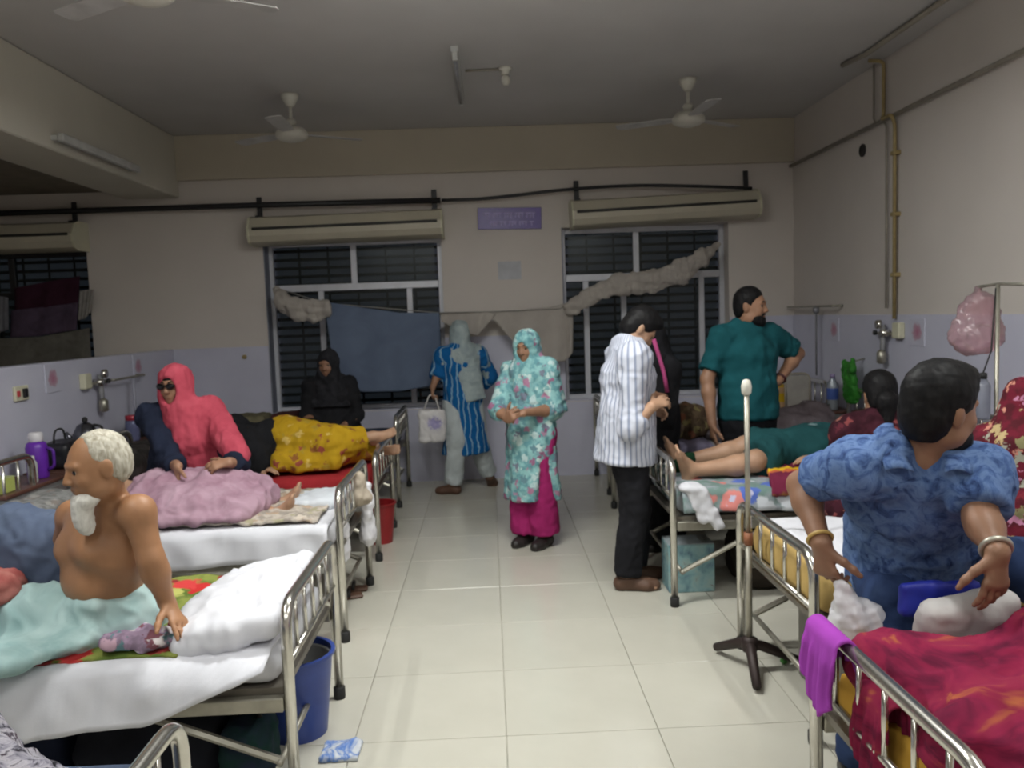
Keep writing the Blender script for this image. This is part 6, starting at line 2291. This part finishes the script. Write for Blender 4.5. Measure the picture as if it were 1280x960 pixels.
MB().tube(bend([(.06, 0, .25), (.12, 0, .24), (.125, 0, .08), (.095, 0, .05)], .04), .010, 8).build('handle', M_rubber, k_, True)
MB().tube([(-.08, 0, .12), (-.125, 0, .18), (-.14, 0, .20)], [.022, .014, .012], 8).build('spout', M_kett, k_, True)
# far left locker: jar with red lid, steel pan, black pot, dark bundle
p = W(166, 540, 6.75); bottle('jar', 'blue-grey jar with red lid on the far left locker', 'jar', (p[0], 6.75, .74), .055, .21, mat_plain('blue_grey_jar', (.12, .13, .24), .3), mat_plain('red_lid', (.36, .02, .04), .4), .85, .05)
pn = thing('steel_pan', 'shiny steel pan on the far left locker by the coral scarf woman', 'pan', (-2.80, 6.97, .74))
MB().lathe([(.06, 0), (.085, .01), (.095, .075), (.10, .08), (.092, .08), (.08, .015)], 24).build('bowl', M_steel, pn, True)
MB().tube([(.09, -.02, .065), (.17, -.08, .08)], .010, 8).build('handle', M_rubber, pn, True)
pn = thing('cooking_pot', 'black lidded cooking pot at the back of the far left locker', 'pot', (-3.0, 7.0, .74))
MB().lathe([(.07, 0), (.085, .01), (.09, .10), (.085, .11)], 22).build('pot', M_rubber, pn, True); MB().lathe([(.088, .11), (.06, .135), (.02, .14)], 22).build('lid', M_kett, pn, True)
MB().lathe([(.012, .14), (.018, .15), (.012, .165)], 10).build('knob', M_rubber, pn, True)
luggage('dark bundle piled at the head end of the yellow dress bed', (-2.72, 5.62, .60), (-2.45, 6.40, .80), mat_mottled('dark_bundle', [(.4, (.022, .02, .018)), (.7, (.06, .05, .05))], 8), 13, False)
sd = SB((-2.72, 4.30, .645), (-2.42, 4.95, .72), .045)
soft_thing('grey_pillow', 'grey pillow under the head of the lilac blanket patient', 'pillow', sd, mat_floral('grey_pillow_print', (.34, .34, .33), [(.28, .24, .22), (.40, .38, .36)], 12, .35), .015, wrinkle=[(.008, 14, 3)])
# cushions on the last left bed
sd = SB((-2.42, 7.34, .615), (-2.02, 7.74, .83), .06)
soft_thing('olive_cushion', 'olive brown cushion on the last left bed below the window', 'cushion', sd, mat_cloth('olive_brown', (.14, .125, .075), .2), .015, wrinkle=[(.008, 14, 3)])
sd = SB((-2.0, 7.30, .615), (-1.72, 7.70, .85), .07)
soft_thing('maroon_cushion', 'dark maroon cushion on the last left bed beside the olive one', 'cushion', sd, mat_cloth('dark_maroon', (.07, .022, .022), .2), .015, wrinkle=[(.008, 14, 5)])

# far right locker: bottles, green bag, tray and dark dish
M_clear = mat_glass('clear_bottle', (.80, .84, .88), .08, .28)
bottle('water_bottle', 'clear water bottle with lilac cap and blue label on the far right locker', 'bottle', (2.93, 6.96, .74), .048, .31, M_clear, mat_plain('lilac_cap', (.30, .24, .42), .4), .38, .03, None, mat_plain('blue_label', (.05, .10, .36), .5))
bottle('water_bottle', 'second clear bottle with dark blue label beside the lilac capped one', 'bottle', (2.99, 7.10, .74), .045, .27, M_clear, mat_plain('blue_cap', (.08, .10, .30), .4), .4, .03, None, mat_plain('navy_label', (.02, .04, .20), .5))
sd = SDF(); c = np.array((3.02, 6.62, .80))
sd.ecap((2.95, 6.70, 1.14), (2.98, 6.70, .88), (0, 1, 0), (.10, .03), (.10, .06), .04); sd.cap((2.95, 6.62, 1.12), (2.95, 6.61, 1.19), .028, .010, .03); sd.cap((2.95, 6.76, 1.12), (2.95, 6.78, 1.17), .026, .010, .03)
soft_thing('green_bag', 'bright green plastic bag hanging at the right wall beside the bottles', 'bag', sd, mat_mottled('green_bag', [(.3, (.02, .14, .02)), (.7, (.06, .30, .04))], 10, rough=.4), .009, wrinkle=[(.008, 30, 2), (.004, 60, 4)])
tag(MB().tube([(2.95, 6.70, 1.16), (XR - .012, 6.70, 1.19)], .007, 6).build('bag_hook', M_steel_dull, None, True), 'small steel hook on the right wall holding the green bag', 'hook')
tr = thing('steel_tray', 'beige tray leaning at the back of the far right locker', 'tray', (2.74, 7.22, .74))
MB().tube(bend([(-.12, 0, 0), (-.12, .02, .30), (.10, .02, .30), (.10, 0, 0)], .07), .012, 8).build('rim', mat_plain('tray_rim', (.30, .27, .22), .5), tr, True)
MB().box((-.11, .008, .01), (.09, .018, .285), .003).build('sheet', mat_plain('tray_face', (.33, .31, .28), .5), tr)
ds = thing('dark_dish', 'dark round dish with foil on the far right locker', 'dish', (2.78, 6.98, .74))
MB().lathe([(.07, 0), (.11, .02), (.125, .055), (.118, .055), (.09, .02)], 24).build('bowl', mat_plain('dark_dish', (.03, .025, .022), .35), ds, True)
sd = SDF().ell((0, 0, .05), (.07, .06, .02)).ell((.03, .01, .06), (.04, .03, .018), None, .02); sdf_obj('foil', sd, M_steel, ds, .009, None, wrinkle=[(.006, 60, 1)])
sd = SB((2.40, 7.34, .66), (2.72, 7.62, .93), .04)
soft_thing('yellow_bag', 'yellow and pink striped bag on the last right bed', 'bag', sd, mat_stripes('yellow_pink_band', (.50, .32, .015), (.42, .26, .14), 7.5, (0, 0, 1), .6), .012, wrinkle=[(.006, 20, 3)])
sd = SDF(); sd.ell((2.2, 6.25, .72), (.40, .26, .14), None, .05); sd.ell((1.9, 6.2, .70), (.30, .25, .10), None, .08); sd.ell((2.5, 6.4, .74), (.2, .2, .14), None, .08); sd.plane((0, 0, .648), (0, 0, -1), .01)
soft_thing('mauve_blanket', 'grey mauve blanket heaped on the bed behind the teal shirt man', 'blanket', sd, mat_mottled('grey_mauve', [(.3, (.15, .12, .13)), (.7, (.27, .23, .25))], 6), .013, wrinkle=[(.014, 13, 4), (.007, 32, 8)])
bn = SDF(); bn.ell((2.86, 6.18, .74), (.12, .16, .10), None, .04)
bn.plane((0, 0, .648), (0, 0, -1), .01)
soft_thing('brown_bundle', 'dark brown bundle at the head of the bed with the mauve blanket', 'bundle', bn, mat_cloth('dark_brown', (.06, .04, .03), .25), .012, wrinkle=[(.008, 20, 2)])
# heap of flowered clothes on the third right bed
M_heap = [mat_floral('brown_yellow_print', (.20, .14, .085), [(.36, .30, .13), (.42, .32, .22), (.30, .12, .07), (.14, .09, .06)], 11, .42, leaf=(.12, .08, .05)),
          mat_floral('tan_flower_print', (.30, .22, .14), [(.42, .36, .16), (.40, .20, .12), (.22, .14, .10)], 12, .42, leaf=(.20, .13, .09)),
          mat_cloth('white_lilac_cloth', (.46, .43, .50), .08)]
for k_, (c, r3, m_, lab) in enumerate((((1.26, 6.06, .76), (.16, .15, .12), 1, 'tan flowered clothes heap behind the striped shirt man'),
                                        ((1.48, 6.26, .78), (.20, .20, .15), 0, 'brown and yellow flowered clothes heap beside the teal shirt man'),
                                        ((1.18, 6.44, .76), (.14, .16, .13), 0, 'brown flowered clothes heap at the back by the bed rail'))):
    sd = SDF(); sd.ell(c, r3, None, .04)
    for _ in range(5):
        a = np.array(c) + RNG.uniform(-1, 1, 3) * np.array(r3) * (.7, .7, .5); sd.cap(a, a + RNG.uniform(-1, 1, 3) * (.10, .10, .04), .055, .045, .04)
    sd.plane((0, 0, .648), (0, 0, -1), .01)
    soft_thing('clothes_heap', lab, 'clothes', sd, M_heap[m_], .011, wrinkle=[(.010, 22, k_), (.005, 50, k_ + 3)])


def hangside(name, label, x0_, x1_, y, zt_, zb_, mat, seed):
    def fn(s, t):
        L0 = .22; D = zt_ - zb_; q = t * (L0 + D); x = x0_ + (x1_ - x0_) * s
        f_ = .010 * math.sin(12 * s + seed)
        if q < L0: return (x, y + L0 - q, zt_ + .012 + .006 * math.sin(9 * s + 5 * t))
        k_ = q - L0
        return (x, y - .028 - abs(f_) - .01 * math.sin(20 * s), zt_ - k_ * (1 - .12 * math.sin(3.1 * s)))
    return cloth_thing(name, label, 'cloth', fn, 26, 26, mat, .010)


hangside('white_cloth', 'white cloth hanging over the side of the bed with heaped clothes', 1.12, 1.34, 5.925, .655, .47, M_heap[2], 1)
hangside('lilac_cloth', 'pale lilac cloth hanging beside the white one on the same bed', 1.36, 1.60, 5.925, .655, .45, mat_cloth('pale_lilac', (.32, .29, .42), .08), 4)

# ---- drip stand with pink plastic bag at the far right
st = thing('drip_stand', 'thin drip stand by the right wall holding a pink plastic bag', 'drip stand', (2.60, 4.15, 0))
MB().tube([(0, 0, .03), (0, 0, 1.72)], .011, 10).build('pole', M_steel_dull, st, True)
MB().tube(bend([(0, -.42, 1.70), (0, 0, 1.72), (0, .18, 1.71), (0, .20, 1.68)], .02), .008, 8).build('hook_arm', M_steel_dull, st, True)
for a in (.9, 3.0, 5.1):
    MB().tube([(0, 0, .06), (.16 * math.cos(a), .20 * math.sin(a), .012)], .012, 8).build('base_leg', M_tripod, st, True)
M_pinkbag = mat_glass('pink_polythene', (.74, .54, .58), .25, .26)
sd = SDF()
sd.ecap((2.59, 4.27, 1.62), (2.555, 4.26, 1.475), (1, 0, 0), (.095, .055), (.13, .08), .04); sd.ell((2.55, 4.26, 1.44), (.13, .10, .08), None, .05); sd.cap((2.60, 4.32, 1.70), (2.59, 4.27, 1.62), .015, .05, .04)
soft_thing('plastic_bag', 'translucent pink plastic bag hanging from the thin drip stand', 'bag', sd, M_pinkbag, .012, wrinkle=[(.010, 22, 3), (.006, 50, 5)])
bottle('drip_bottle', 'grey bottle hanging low on the thin drip stand', 'bottle', (2.53, 4.15, 1.03), .035, .24, mat_plain('grey_bottle', (.20, .21, .26), .3), M_rubber, .4, .03)
tag(MB().tube([(2.53, 4.15, 1.27), (2.57, 4.15, 1.38), (2.59, 4.15, 1.70)], .004, 5).build('bottle_cord', M_rubber, None, True), 'thin cord from the drip stand hook to the grey bottle', 'cord')
